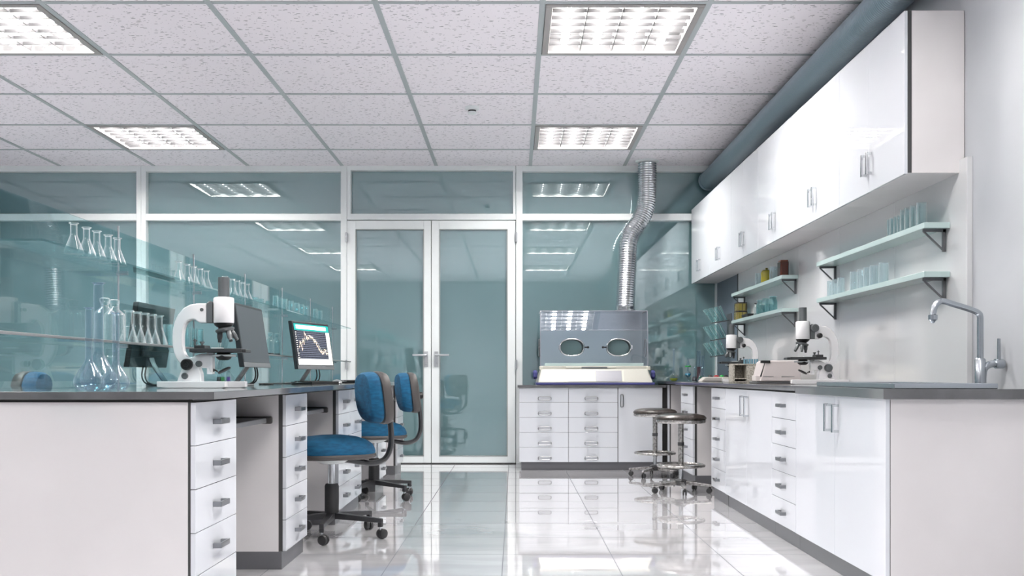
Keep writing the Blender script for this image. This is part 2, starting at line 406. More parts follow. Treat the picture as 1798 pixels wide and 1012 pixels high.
# ================================================================ CEILING LIGHTS
def make_light():
    t = thing('ceiling_light', '', 'ceiling light')
    h = G/2-.022; w = .045
    f = MB(); f.box(-h,h,-h,-h+w,-.012,.006); f.box(-h,h,h-w,h,-.012,.006); f.box(-h,-h+w,-h+w,h-w,-.012,.006); f.box(h-w,h,-h+w,h-w,-.012,.006)
    part('frame', f, M_lframe, t, .003)
    b = MB(); k = h-.01; b.box(-k,k,-k,k,.12,.125); b.box(-k,-k+.006,-k,k,.006,.12); b.box(k-.006,k,-k,k,.006,.12); b.box(-k,k,-k,-k+.006,.006,.12); b.box(-k,k,k-.006,k,.006,.12)
    part('housing', b, M_louv, t)
    lv = MB(); q = h-w
    for i in range(1,4):
        x = -q+2*q*i/4; lv.prism([(x-.013,.056),(x+.013,.056),(x+.003,.004),(x-.003,.004)], lambda a,b,t_: (a,t_,b), -q, q)
    for j in range(1,7):
        y = -q+2*q*j/7; lv.prism([(y-.008,.029),(y+.008,.029),(y+.002,.006),(y-.002,.006)], lambda a,b,t_: (t_,a,b), -q, q)
    part('louvre', lv, M_louv, t)
    for i in range(4):
        x = -q+2*q*(i+.5)/4
        part('fluorescent_tube', MB().cyl((x,-q+.03,.055), .028, 2*q-.06, 'y', 12), M_tube, t)
        e = MB()
        for y in (-q+.005, q-.03): e.box(x-.02, x+.02, y, y+.025, .055, .119)
        part('lamp_holder', e, M_lframe, t)
    return t
L0 = make_light()
ldesc = {(0,0):'large square ceiling light with glowing louvres, nearest on the right side', (0,3):'square ceiling light with glowing louvres near the exhaust hose, right of the smoke detector',
 (-4,0):'square ceiling light cut by the top left corner of the photo', (-4,3):'square ceiling light with glowing louvres, far one on the left side',
 (0,-3):'square ceiling light overhead on the right, third from the glass wall', (0,-6):'square ceiling light overhead on the right, fourth from the glass wall',
 (-4,-3):'square ceiling light overhead on the left, third from the glass wall', (-4,-6):'square ceiling light overhead on the left, fourth from the glass wall'}
for q, (i, j) in enumerate(lights):
    loc = (gx0+(i+.5)*G, gy0+(j+.5)*G, ZC); 
    if q == 0: L0.location = loc; L0['label'] = ldesc[(i,j)]; L0['group'] = 'louvred ceiling lights'
    else: dup(L0, loc, 0, ldesc[(i,j)], 'louvred ceiling lights')

# smoke detector
t = thing('smoke_detector', 'small white round smoke detector on the ceiling tiles', 'smoke detector', (-.374, 9.13, ZC))
part('mounting_base', MB().lathe([(0,0),(.064,0),(.062,-.022),(.05,-.03),(0,-.03)], (-.374,9.13,ZC)), M_ptrim, t)
part('sensor_grille', MB().lathe([(.036,-.03),(.036,-.048),(0,-.048)], (-.374,9.13,ZC)), M_mdark, t)
part('cap', MB().lathe([(.04,-.045),(.036,-.06),(.015,-.066),(0,-.066)], (-.374,9.13,ZC)), M_ptrim, t)

# ================================================================ DUCTS
t = thing('ceiling_duct', 'long blue grey round duct running under the ceiling above the wall cabinets', 'duct', (2.2, 4.5, 3.21))
part('duct_pipe', MB().lathe([(.108,YF+.02),(.108,YB-.1)], (2.2,0,3.21), 'y', 40), M_duct, t)
part('end_collar', MB().lathe([(0,YB-.11),(.114,YB-.11),(.114,YB-.035),(0,YB-.035)], (2.2,0,3.21), 'y', 40), M_duct, t)
t = thing('exhaust_hose', 'shiny ribbed metal exhaust hose bending down from ceiling to glove box', 'hose', (1.35, 11.3, 1.74))
key = [(1.472,11.40,3.36),(1.472,11.40,3.15),(1.47,11.40,3.0),(1.45,11.39,2.86),(1.38,11.36,2.70),(1.29,11.33,2.57),(1.252,11.31,2.44),(1.243,11.30,2.28),(1.228,11.29,2.0),(1.215,11.28,1.74)]
pp = smooth_path(key, 22)
# resample evenly, two rings per rib
L = [0]
for a, b_ in zip(pp, pp[1:]): L.append(L[-1]+(b_-a).length)
N = 132; res = []; k = 0
for i in range(N):
    d = L[-1]*i/(N-1)
    while k < len(L)-2 and L[k+1] < d: k += 1
    u = (d-L[k])/max(1e-9, L[k+1]-L[k]); res.append(pp[k].lerp(pp[k+1], u))
part('hose_body', MB().tube(res, [.104 if i%2 else .098 for i in range(N)], 32), M_hose, t)
part('ceiling_flange', MB().lathe([(.1,0),(.128,0),(.128,-.016),(.112,-.024),(.1,-.024)], (1.472,11.40,ZC-.002), 'z', 36), M_ptrim, t)
part('bottom_flange', MB().lathe([(.098,.05),(.108,.05),(.108,.018),(.124,.012),(.124,0),(.098,0)], (1.215,11.28,1.706), 'z', 36), M_chrome, t)
# ================================================================ CABINETS
def bar_handle(parent, xf, s, yc, zc, ln=.12, proj=.034, h=.021):
    """flat pull on a front at x=xf that faces s (+1 or -1), lying along y"""
    m = MB(); a, b = yc-ln/2, yc+ln/2
    m.box(xf+s*(proj-.009), xf+s*proj, a, b, zc-h/2, zc+h/2)
    m.box(xf, xf+s*(proj-.008), a, a+.014, zc-h/2, zc+h/2); m.box(xf, xf+s*(proj-.008), b-.014, b, zc-h/2, zc+h/2)
    return part('handle', m, M_hand, parent, .0015)
def door_bar(parent, xf, s, y, z0, z1, proj=.036):
    m = MB(); m.box(xf+s*(proj-.01), xf+s*proj, y-.009, y+.009, z0, z1)
    m.box(xf, xf+s*(proj-.009), y-.007, y+.007, z0, z0+.014); m.box(xf, xf+s*(proj-.009), y-.007, y+.007, z1-.014, z1)
    return part('handle', m, M_chrome, parent, .002)
ZB, ZT = .0935, .9015
def pedestal(name, label, cat, xf, s, y0, y1, xback, cols, group=None, gap=.003, doors=False, handles=None, ztop=ZT, plinth_gap=0, strip=.0200, hz=(.70,.825)):
    """cols: drawer columns (list of (ya,yb)) or doors"""
    t = thing(name, label, cat, ((xf+xback)/2, (y0+y1)/2, 0), group)
    part('carcass', MB().box(xf-s*(.0198+strip), xback, y0, y1, ZB-.002, ztop), M_carc, t, .001)
    part('dark_front_strip', MB().box(xf-s*(.0196+strip), xf-s*.0192, y0+.0015, y1-.0015, ZB-.001, ztop-.001), M_edge, t)  # dark strip between the carcass and the fronts
    part('plinth', MB().box(xf-s*.024, xback, y0+.001+plinth_gap, y1-.001, 0, ZB-.002), M_plinth, t)
    if doors:
        ym = (y0+y1)/2
        for k, (a, b) in enumerate(((y0, ym), (ym, y1))):
            d = part('door', MB().box(xf-s*.019, xf, a+.001, b-.0006, ZB, ztop), M_white, t, .0012)
            door_bar(d, xf, s, ym+(-.065 if k == 0 else .065), .715, .858)
    else:
        for (a, b) in cols:
            hgt = (ztop-ZB)/5
            for k in range(5):
                za = ZB+k*hgt; d = part('drawer', MB().box(xf-s*.019, xf, a+.001, b-.001, za+.0012, za+hgt-.0012), M_white, t, .0012)
                bar_handle(d, xf, s, (a+b)/2, za+hgt/2)
    return t
XF = -1.176; XBK = -1.9065
pedestal('drawer_cabinet', 'white five drawer cabinet at the near corner of left bench', 'drawer cabinet', XF, 1, 3.798, 4.355, XBK, [(3.798,4.355)], 'drawer cabinets under the left bench', strip=.009)
pedestal('drawer_cabinet', 'white five drawer cabinet between knee space and first blue chair', 'drawer cabinet', XF, 1, 5.307, 5.843, XBK, [(5.307,5.843)], 'drawer cabinets under the left bench')
pedestal('drawer_cabinet', 'double width white drawer cabinet partly behind the first blue chair', 'drawer cabinet', XF, 1, 6.891, 7.921, XBK, [(6.891,7.366),(7.366,7.921)], 'drawer cabinets under the left bench')
pedestal('drawer_cabinet', 'white drawer cabinet behind the gas column of the rear blue chair', 'drawer cabinet', XF, 1, 8.88, 9.43, XBK, [(8.88,9.43)], 'drawer cabinets under the left bench')
pedestal('drawer_cabinet', 'white drawer cabinet at the far end of left bench beside glass door', 'drawer cabinet', XF, 1, 10.35, 10.89, XBK, [(10.35,10.89)], 'drawer cabinets under the left bench')
XF2 = 2*XP-XF
for k, (a, b, w) in enumerate(((3.798,4.355,'nearest the camera end'),(5.307,5.843,'second from the near end'),(6.891,7.921,'the double width one'),(8.88,9.43,'second from the far end'),(10.35,10.89,'at the far end'))):
    pedestal('drawer_cabinet', 'drawer cabinet on the hidden left side of the left bench, %s' % w, 'drawer cabinet', XF2, -1, a, b, 2*XP-XBK, [(a,b)] if b-a < .7 else [(a,(a+b)/2),((a+b)/2,b)], 'drawer cabinets on the far side of left bench')
# worktops of the left bench
XW = -1.10; XW2 = 2*XP-XW
solo('worktop', MB().box(XW2, XW, 3.77, 10.93, .9126, .941), M_top, 'long grey worktop of the left bench carrying shelves and monitors', 'worktop', (XP, 7.3, .9126), bevel=.0015)
solo('worktop_shade_strip', MB().box(XF2+.02, XF-.012, 3.80, 10.90, .9018, .9126), M_black, 'black strip painted as shade under the left bench worktop', 'strip', (XP, 7.3, .9018))  # black box painting the shadow gap below the worktop
for (a, b, lb) in ((4.355,5.307,'grey pull out tray in the nearest knee space of left bench'), (5.843,6.891,'grey pull out tray in knee space above first blue seat'), (7.921,8.88,'grey pull out tray in knee space by the rear blue chair'), (9.43,10.35,'grey pull out tray in the farthest knee space of left bench')):
    t = thing('keyboard_tray', lb, 'tray', (-1.5, (a+b)/2, .755), 'trays in the knee spaces')
    part('tray_board', MB().box(-1.75, -1.27, a-.001, b-.03, .757, .782), M_chin, t, .004)
    part('end_bracket', MB().box(-1.74, -1.245, b-.032, b+.001, .752, .79), M_cgrey, t, .008)

# right bench
XG = 1.619; XGB = XR-.002
pedestal('sink_cabinet', 'large white double door cabinet under the sink at the near right', 'cabinet', XG, -1, 4.486, 5.917, XGB, None, 'cabinets under the right bench', doors=True, ztop=.897, strip=.002)
pedestal('drawer_cabinet', 'white five drawer cabinet between the two double door cabinets on right', 'drawer cabinet', XG, -1, 5.917, 6.47, XGB, [(5.917,6.47)], 'cabinets under the right bench')
pedestal('base_cabinet', 'white double door cabinet beside the stools under the right bench', 'cabinet', XG, -1, 6.47, 7.885, XGB, None, 'cabinets under the right bench', doors=True)
pedestal('drawer_cabinet', 'white drawer cabinet right beside the near stool', 'drawer cabinet', XG, -1, 7.885, 8.455, XGB, [(7.893,8.455)], 'cabinets under the right bench', plinth_gap=.012)
pedestal('drawer_cabinet', 'white drawer cabinet behind the post of the near stool', 'drawer cabinet', XG, -1, 9.338, 10.0, XGB, [(9.338,10.0)], 'cabinets under the right bench')
t = thing('corner_cabinet', 'pale corner cabinet where the right bench meets the back bench', 'cabinet', (1.95, 11.25, 0), 'cabinets under the right bench')
part('carcass', MB().box(XG+.035, XGB, 10.87, 11.66, .09, .9015), M_carc, t)
part('front_edge', MB().box(XG, XG+.022, 10.868, 11.66, .09, .9015), M_white, t)
part('gap_strip', MB().box(XG+.022, XG+.035, 10.872, 11.66, .09, .9), M_edge, t)
part('plinth', MB().box(XG+.024, XGB, 10.872, 11.66, 0, .09), M_plinth, t)
solo('worktop', MB().box(1.599, XR-.002, 4.455, 5.86, .8975, .9418), M_top, 'thick grey worktop with the sink at near right', 'worktop', (1.96, 5.2, .8975), bevel=.0015)
solo('worktop', MB().box(1.599, XR-.002, 5.862, 11.66, .9126, .941), M_top, 'thin grey worktop along the right wall under the microscopes', 'worktop', (1.96, 8.7, .9126), bevel=.0015)
solo('worktop_shade_strip', MB().box(1.632, XR-.002, 5.93, 11.66, .9018, .9126), M_black, 'black strip painted as shade under the thin worktop on right', 'strip', (1.96, 8.7, .9018))  # same painted shadow gap for the thin right worktop

# back bench
YK = 10.87
t = thing('drawer_bench', 'white back bench of ten drawers and one door under the glove box', 'bench', (.81, 11.28, 0))
part('carcass', MB().box(.055, 1.565, YK+.04, 11.66, .084, .872), M_carc, t)
part('dark_front_strip', MB().box(.056, 1.564, YK+.0195, YK+.0398, .086, .871), M_edge, t)  # dark strip behind the drawer fronts
part('plinth', MB().box(.075, 1.56, YK+.04, 11.66, 0, .084), M_plinth, t)
def dhandle(par, x, z, w, h):
    a, b = w/2-h/2, h/2
    m = MB(); p = circ_path((x, YK-.022, z), w/2, h/2, 28, 'xz', 5)
    m.tube(p, .0045, 8, closed=True)
    for q in ((-1,0),(1,0)) if w > h else ((0,-1),(0,1)): m.bar((x+q[0]*(w/2), YK, z+q[1]*(h/2)), (x+q[0]*(w/2), YK-.022, z+q[1]*(h/2)), .009, .009)
    part('handle', m, M_hand, par)
zz = [.0857+.1577*i for i in range(6)]
for (a, b) in ((.0515,.571),(.5735,1.0925)):
    for k in range(5):
        d = part('drawer', MB().box(a+.001, b-.001, YK, YK+.019, zz[k]+.0015, zz[k+1]-.0015), M_white, t, .001)
        dhandle(d, (a+b)/2+(.01 if a < .3 else -.02), zz[k]+.043, .136, .036)
d = part('door', MB().box(1.099, 1.564, YK, YK+.019, zz[0]+.0015, zz[5]-.0015), M_white, t, .001)
dhandle(d, 1.135, .735, .03, .135)
solo('worktop', MB().box(.035, 1.598, 10.845, 11.66, .874, .9), M_top, 'grey worktop of the back bench under the glove box', 'worktop', (.8, 11.25, .874), bevel=.0015)
solo('gap_shade_panel', MB().box(1.567, 1.612, YK+.01, 11.6, .03, .872), M_black, 'black strip painted as gap shade between back bench and right bench', 'panel', (1.59, 11.2, .03))  # black sheet standing for the shade in the gap between benches

# wall cabinets
UX = 2.007; ZU0, ZU1 = 2.044, 2.879; UP = (YB-.04-5.292)/6
names_u = ['white glossy wall cabinet nearest the camera, with the big pale end panel', 'second white wall cabinet from the near end of the row', 'third white wall cabinet from the near end of the row',
           'fourth white wall cabinet from the near end, above the far shelves', 'fifth white wall cabinet from the near end of the row', 'farthest white wall cabinet touching the glass wall']
def make_upper():
    t = thing('wall_cabinet', '', 'cabinet', (0,0,0), 'wall cabinets in a row')
    w = UP; D = XR-.003-UX
    part('carcass', MB().box(.02, D, .0008, w-.0008, 0, ZU1-ZU0), M_carc, t, .001)
    part('dark_front_strip', MB().box(.0165, .0205, .001, w-.001, .001, ZU1-ZU0-.001).box(.0165,.036,-.0012,.001,0,ZU1-ZU0), M_edge, t)  # dark strip behind the doors and down the near edge
    for k in range(2):
        a, b = (0, w/2) if k == 0 else (w/2, w)
        d = part('door', MB().box(0, .0165, a+(.0018 if k == 0 else .0003), b-(.0018 if k else .0003), -.004, ZU1-ZU0-.001), M_white, t, .001)
        door_bar(d, 0, -1, w/2+(-.04 if k == 0 else .04), .088, .212, .034)
    return t
u = make_upper()
for k in range(6):
    loc = (UX, 5.292+k*UP, ZU0)
    if k == 0: u.location = loc; u['label'] = names_u[0]
    else: dup(u, loc, 0, names_u[k])

# splash panels on the right wall
ys = [5.2, 6.19, 7.235, 8.28, 9.325, 10.52]
pl = ['white splash panel behind the tap at the near end', 'white splash panel behind the sink, second from near end', 'white splash panel in the middle, behind the large microscope on right', 'white splash panel behind the beige machine', 'white splash panel farthest from the camera, behind the dark capped boxes']
for k in range(5):
    solo('splash_panel', MB().box(XR-.03, XR-.001, ys[k]+.001, ys[k+1]-.001, .942, 2.11 if k == 0 else 2.043), M_panel, pl[k], 'wall panel', (XR-.015, (ys[k]+ys[k+1])/2, .942), 'splash panels on the right wall', .002)
solo('slate_panel', MB().box(XR-.022, XR-.001, 10.55, YB-.052, .942, 2.043), M_darkpanel, 'slate blue wall panel in the far right corner', 'wall panel', (XR-.01, 11.1, .942))
solo('panel_edge_strip', MB().box(XR-.034, XR-.001, 10.522, 10.548, .942, 2.043), M_edge, 'dark upright strip between the white panels and slate blue panel', 'strip', (XR-.01, 10.535, .942))

# wall shelves
def make_shelf(ln):
    t = thing('wall_shelf', '', 'shelf', (0,0,0), 'pale shelves on the right wall'); D = .135
    part('shelf_board', MB().box(-D, 0, 0, ln, -.03, 0), M_shelf, t, .0015)
    for y in (.05, ln-.03):
        m = MB(); m.bar((-.012,y,-.031),(-.012,y,-.15),.016,.016); m.bar((-D+.012,y,-.038),(-.004,y,-.038),.016,.014); m.bar((-D+.015,y,-.042),(-.012,y,-.145),.012,.008)
        part('bracket', m, M_shelfb, t)
    return t
XS = XR-.031
for k, (y, ln, z, lb) in enumerate(((5.40,1.93,1.806,'upper near shelf on the right wall holding clear glasses'), (5.40,1.93,1.548,'lower near shelf on the right wall holding pale tumblers, left of the tap'),
        (8.285,1.92,1.812,'upper far shelf on the right wall holding yellow and brown jars'), (8.285,1.92,1.545,'lower far shelf on the right wall holding teal jars'))):
    s_ = make_shelf(ln); s_.location = (XS, y, z); s_['label'] = lb

# ================================================================ GLASS SUPERSTRUCTURE OF THE LEFT BENCH
solo('glass_partition', MB().box(XP-.004, XP+.004, 3.74, 10.73, .942, 1.693), M_gcyan, 'tall clear glass sheet standing along the middle of left bench', 'glass partition', (XP, 7.2, .942))
solo('glass_shelf', MB().box(XP+.0045, -1.712, 3.735, 10.78, 1.490, 1.498), M_gshelf, 'upper green tinted glass shelf along the left bench', 'shelf', (-1.8, 7.2, 1.49))
t = thing('glass_shelf', 'lower glass shelf with white front rail along the left bench', 'shelf', (-1.8, 7.2, 1.14))
part('glass_plate', MB().box(XP+.0045, -1.722, 3.40, 10.78, 1.142, 1.150), M_gshelf, t)
part('front_rail', MB().box(-1.722, -1.71, 3.40, 10.78, 1.140, 1.151), M_chin, t, .002)
for k in range(6):
    y = 4.92+1.157*k
    t = thing('shelf_rod', ['thin bright metal upright nearest the tall flasks', 'thin bright metal upright behind the large microscope arm', 'thin bright metal upright behind the dark monitor', 'thin bright metal upright between dark monitor and lit monitor', 'thin bright metal upright above the lit monitor', 'thin bright metal upright at the far end of glass shelves'][k], 'shelf support', (XP+.012, y, .941), 'uprights of the glass shelves')
    part('rod', MB().cyl((XP+.014, y, .941), .005, .775, 'z', 12), M_chrome, t)
    for z in (1.142, 1.490): part('shelf_clip', MB().box(XP+.006, XP+.06, y-.006, y+.006, z-.010, z), M_chrome, t)
# ================================================================ MICROSCOPES
def make_scope():
    """body axis at x=0, arm towards -x; the near side in the photo of the left one is -y"""
    t = thing('microscope', '', 'microscope', (0,0,0), 'white laboratory microscopes'); F = lambda a,b,t_: (a,t_,b)
    m = MB(); m.prism([(-.295,.004),(-.25,.0),(.01,.0),(.0265,.004),(.0265,.032),(-.295,.032)], F, -.075, -.03)
    m.box(-.295, -.20, -.0305, .0305, .002, .032); m.prism([(-.295,.004),(-.25,.0),(.07,.0),(.094,.004),(.094,.032),(-.295,.032)], F, .03, .075); m.box(-.205,-.08,-.031,.031,.004,.031)
    part('base', m, M_mwhite, t, .003)
    m = MB(); m.prism([(-.2145,.031),(-.19,.10),(-.16,.125),(-.12,.115),(-.103,.07),(-.1,.031)], F, -.028, .028)
    part('pillar', m, M_mwhite, t, .004)
    outer = [(-.0755,.4024),(-.11,.403),(-.1527,.3975),(-.185,.381),(-.212,.350),(-.229,.315),(-.237,.279),(-.2395,.242),(-.238,.205),(-.232,.172),(-.2206,.143),(-.204,.12),(-.185,.104),(-.165,.096)]
    low = [(-.13,.095),(-.066,.095),(-.060,.075),(-.0477,.075),(-.0477,.160),(-.075,.163),(-.097,.165),(-.122,.158),(-.142,.148)]
    inner = [(-.156,.146),(-.17,.149),(-.1795,.160),(-.187,.178),(-.1905,.205),(-.1905,.248),(-.187,.28),(-.180,.300),(-.170,.314),(-.157,.3225),(-.143,.326),(-.130,.3245),(-.119,.316),(-.1095,.3097),(-.0755,.3097)]
    part('arm', MB().prism(outer+low+inner, F, -.024, .024), M_mwhite, t, .006, segs=3)
    part('focus_bracket', MB().prism([(-.0757,.3097),(-.046,.3097),(-.046,.4087),(-.06,.414),(-.0757,.404)], F, -.026, .026), M_mgrey, t, .003)
    part('body_tube', MB().lathe([(0,.3097),(.046,.3097),(.0485,.313),(.0485,.424),(.046,.430),(.038,.4335),(0,.4335)], seg=36), M_mwhite, t)
    part('eyepiece_tube', MB().lathe([(.0265,.4330),(.0265,.527),(.023,.5275),(.021,.52),(0,.52)], seg=28), M_mgrey, t)
    part('head_collar', MB().lathe([(0,.3095),(.047,.3095),(.043,.300),(.034,.292),(.026,.288),(.026,.278),(0,.278)], seg=30), M_mblack, t)
    tilt = Matrix.Translation((.006,0,.276)) @ Matrix.Rotation(R(-12), 4, 'Y')
    nose = part('nosepiece', MB().lathe([(0,-.007),(.040,-.007),(.045,0),(.045,.006),(.03,.012),(0,.012)], mtx=tilt, seg=30), M_mgrey, t)
    for ang, q in ((180, 14), (20, 34), (-45, 30), (75, 30)):
        d = Vector((math.cos(R(ang)), math.sin(R(ang)), 0)); base = tilt @ (d*.026 + Vector((0,0,-.006)))
        ax = (Vector((0,0,-1))*math.cos(R(q)) + d*math.sin(R(q))).normalized()
        if ang == 180: ax = Vector((0,0,-1)); base = Vector((-.019,0,.272))
        rot = Vector((0,0,1)).rotation_difference(ax).to_matrix().to_4x4()
        part('objective', MB().lathe([(0,0),(.0115,0),(.0125,.012),(.0125,.034),(.0095,.040),(.0085,.054),(.004,.056),(0,.056)], mtx=Matrix.Translation(base) @ rot, seg=18), M_mgrey if q != 14 else M_mdark, nose, label=None)
    m = MB(); m.box(-.1465, .1, -.062, .062, .1685, .187); m.box(.1,.119,-.055,.045,.1685,.184)
    st = part('stage', m, M_mdark, t, .003)
    part('slide_holder', MB().box(-.128,-.078,-.045,.045,.187,.203), M_mdark, st, .002)
    part('glass_slide', MB().box(-.055,-.005,-.02,.02,.1872,.193), M_ptrim, st)
    part('stage_knob', MB().cyl((-.092,-.04,.203), .006, .012).cyl((-.092,-.04,.213), .011, .007).cyl((-.122,-.05,.203), .004, .03).cyl((-.122,-.05,.222), .010,.005), M_mgrey, st)
    part('stage_carrier', MB().box(-.0775,-.046,-.018,.018,.158,.1688).box(-.0755,-.0479,-.02,.02,.066,.1), M_mwhite, t, .002)
    part('condenser', MB().box(-.048,.051,-.035,.035,.150,.160), M_ptrim, t, .002)
    part('condenser_lens', MB().lathe([(0,.169),(.03,.169),(.037,.150),(.034,.142),(.022,.133),(0,.133)], seg=28), M_mblack, t)
    mt = Matrix.Translation((.002,0,.085)) @ Matrix.Rotation(R(-27), 4, 'Y')
    part('mirror', MB().lathe([(0,-.004),(.031,-.004),(.033,0),(.031,.004),(.028,.004),(.027,.001),(0,.001)], mtx=mt, seg=28).tube([(-.046,0,.086),(-.038,-.0,.084),(-.03,0,.078)], .004, 8).cyl((-.052,-.008,.085), .009, .016, 'y', 14), M_mblack, t)
    for sgn in (-1, 1):
        c = MB(); y0, y1 = sgn*.024, sgn*.060
        def knob(x, z, r, l):
            c.cyl((x, y0 if sgn < 0 else y0+l, z), r, l, 'y', 24) if False else c.lathe([(0,0),(r,0),(r,l*.8),(r*.85,l),(r*.45,l),(r*.4,l*.92),(0,l*.92)], (x, sgn*.024, z), 'y', 26, None if sgn > 0 else Matrix.Rotation(PI,4,'X'))
        knob(-.165, .112, .027, .030); part('coarse_focus_knob', c, M_mblack if sgn < 0 else M_mgrey, t)
        c = MB(); knob(-.1097, .115, .015, .016); part('fine_focus_knob', c, M_mgrey, t)
        c = MB(); knob(-.176, .0577, .0155, .014); part('hinge_bolt', c, M_mgrey, t)
    c = MB().lathe([(0,0),(.0085,0),(.0085,.004),(0,.004)], (-.0974,-.024,.372), 'y', 16, Matrix.Rotation(PI,4,'X')); part('arm_screw', c, M_mgrey, t)
    c = MB().lathe([(0,0),(.027,0),(.027,.024),(.022,.028),(.012,.028),(.011,.024),(0,.024)], (-.072,.024,.385), 'y', 26); part('draw_knob', c, M_mgrey, t)
    c = MB().lathe([(0,0),(.017,0),(.017,.026),(.009,.030),(0,.027)], (-.105,.024,.333), 'y', 22); part('lock_knob', c, M_mblack, t)
    return t
ZW = .9411
sc = make_scope(); sc.location = (-1.386, 4.91, ZW); sc['label'] = 'large white microscope on the left bench beside the tall flasks'
dup(sc, (1.985, 7.08, ZW), PI, 'white microscope on the right bench between beige machine and sink')
dup(sc, (1.985, 9.407, ZW), PI, 'small looking white microscope farthest away, below the dark capped boxes')

# ================================================================ MONITORS
def make_monitor(on, backm):
    t = thing('monitor', '', 'monitor', (0,0,0))
    w, zb, h, lean = .31, .107, .362, .055
    X = lambda z: -lean*(z-zb)/h
    def slab(y0, y1, z0, z1, f, b): # f: in front of face, b: behind
        return [(X(z0)-b,y0,z0),(X(z0)+f,y0,z0),(X(z0)+f,y1,z0),(X(z0)-b,y1,z0),(X(z1)-b,y0,z1),(X(z1)+f,y0,z1),(X(z1)+f,y1,z1),(X(z1)-b,y1,z1)]
    part('casing', MB().hexa(slab(-w, w, zb, zb+h, 0, .03)), backm, t, .004)
    part('rear_bulge', MB().hexa(slab(-w*.55, w*.55, zb+.06, zb+h*.8, -.03, .05)), backm, t, .01)
    sc_ = part('screen', MB().hexa(slab(-w+.016, w-.012, zb+.03, zb+h-.014, .0008, -.0002)), M_screen if not on else mat('dark_display', (34,38,58), .25), t)
    part('chin', MB().hexa(slab(-w+.001, w-.001, zb+.001, zb+.028, .002, 0)), M_chin, t, .001)
    neck = smooth_path([(-.045,0,.16),(-.06,0,.12),(-.10,0,.06),(-.13,0,.02),(-.135,0,.008)], 5)
    part('stand_neck', MB().tube(neck, .024, 12, flat=(.5,1.3)), M_chin, t)
    part('stand_foot', MB().box(-.22,-.05,-.11,.11,.0005,.010), M_chin, t, .004)
    c = MB()
    for k, y in enumerate((.05, .10)):
        c.tube(smooth_path([(-.035,y,.115),(-.03,y+.01,.06),(-.05,y+.02,.02),(-.10,y+.03,.0055),(-.16,y+.08,.0055)], 6), .0045, 8)
    part('cable', c, M_cable, t)
    return t, sc_, X, (w, zb, h)
m1, *_ = make_monitor(False, M_bezel); m1.location = (-1.508, 6.06, ZW); m1['label'] = 'dark grey switched off monitor behind the large microscope'
m3, *_ = make_monitor(False, M_mblack); m3.location = (-2.165, 6.01, ZW); m3.rotation_euler = (0,0,PI); m3['label'] = 'black monitor seen from behind through the glass, beyond the row of flasks'
m2, scr, X, (w, zb, h) = make_monitor(True, M_bezel)
m2.location = (-1.52, 7.93, ZW); m2.rotation_euler = (0,0,R(-15.4)); m2['label'] = 'lit monitor showing a zigzag chart under a turquoise bar'
def em(name, c, s): return mat(name, (20,20,20), .4, emit=c, es=s)
E_teal = em('screen_turquoise', (10,215,205), 1.0); E_white = em('screen_white', (255,255,250), 2.2); E_soft = em('screen_soft_white', (255,250,240), 1.7)
E_grid = em('screen_grid', (170,176,196), .8); E_line = em('screen_trace', (255,226,200), 3); E_green = em('screen_green_trace', (170,190,140), .6)
def rect(mb, y0, y1, z0, z1, f=.0016):
    mb.add([(X(z0)+f,y0,z0),(X(z0)+f,y1,z0),(X(z1)+f,y1,z1),(X(z1)+f,y0,z1)], [(0,1,2,3)]); return mb
yl, yr, z_lo, z_hi = -w+.02, w-.016, zb+.034, zb+h-.018
part('header_bar', rect(MB(), yl, yr, z_hi-.05, z_hi), E_teal, scr)
part('header_highlight', rect(MB(), yl+.03, yr-.05, z_hi-.038, z_hi-.010, .0022), E_white, scr)
part('side_column', rect(MB(), yr-.062, yr, z_lo, z_hi-.052, .002), E_soft, scr)
part('bottom_panel', rect(MB(), yl, yr-.062, z_lo, z_lo+.045, .002), E_white, scr)
g = MB(); ga, gb, gc, gd = yl+.04, yr-.066, z_lo+.05, z_hi-.055
for i in range(15): z = gc+(gd-gc)*i/14; rect(g, ga, gb, z-.0014, z+.0014, .0018)
for i in range(24): y = ga+(gb-ga)*i/23; rect(g, y-.0010, y+.0010, gc, gd, .0018)
part('chart_grid', g, E_grid, scr)
g = MB()
for i in range(13): z = gc+(gd-gc)*(i+.3)/13; rect(g, yl+.006, yl+.006+random.choice((.02,.028,.016)), z-.0028, z+.0028, .002)
part('axis_label_column', g, E_soft, scr)
def trace(mb, pts, th, amp):
    P = []
    for (a, b), (c, d) in zip(pts, pts[1:]):
        for k in range(7): u = k/7; P.append((ga+(gb-ga)*(a+(c-a)*u), gc+(gd-gc)*min(.99, max(.01, b+(d-b)*u+random.uniform(-amp, amp)))))
    for (a, b), (c, d) in zip(P, P[1:]):
        z0, z1 = (b, d); mb.add([(X(z0)+.003,a,z0-th),(X(z1)+.003,c,z1-th),(X(z1)+.003,c,z1+th),(X(z0)+.003,a,z0+th)], [(0,1,2,3)])
    return mb
part('chart_trace', trace(MB(), [(0,.42),(.06,.62),(.10,.30),(.16,.70),(.2,.55),(.24,.96),(.3,.74),(.4,.8),(.48,.78),(.56,.64),(.68,.42),(.8,.22),(.9,.3),(1,.1)], .0034, .09), E_line, scr)
part('chart_trace', trace(MB(), [(0,.5),(.2,.62),(.35,.74),(.5,.7),(.65,.5),(.8,.34),(1,.38)], .0014, .05), E_green, scr)
part('chart_trace', trace(MB(), [(.05,.45),(.12,.66),(.25,.72),(.42,.86),(.55,.72),(.7,.5),(.85,.2),(1,.32)], .0014, .06), E_soft, scr)

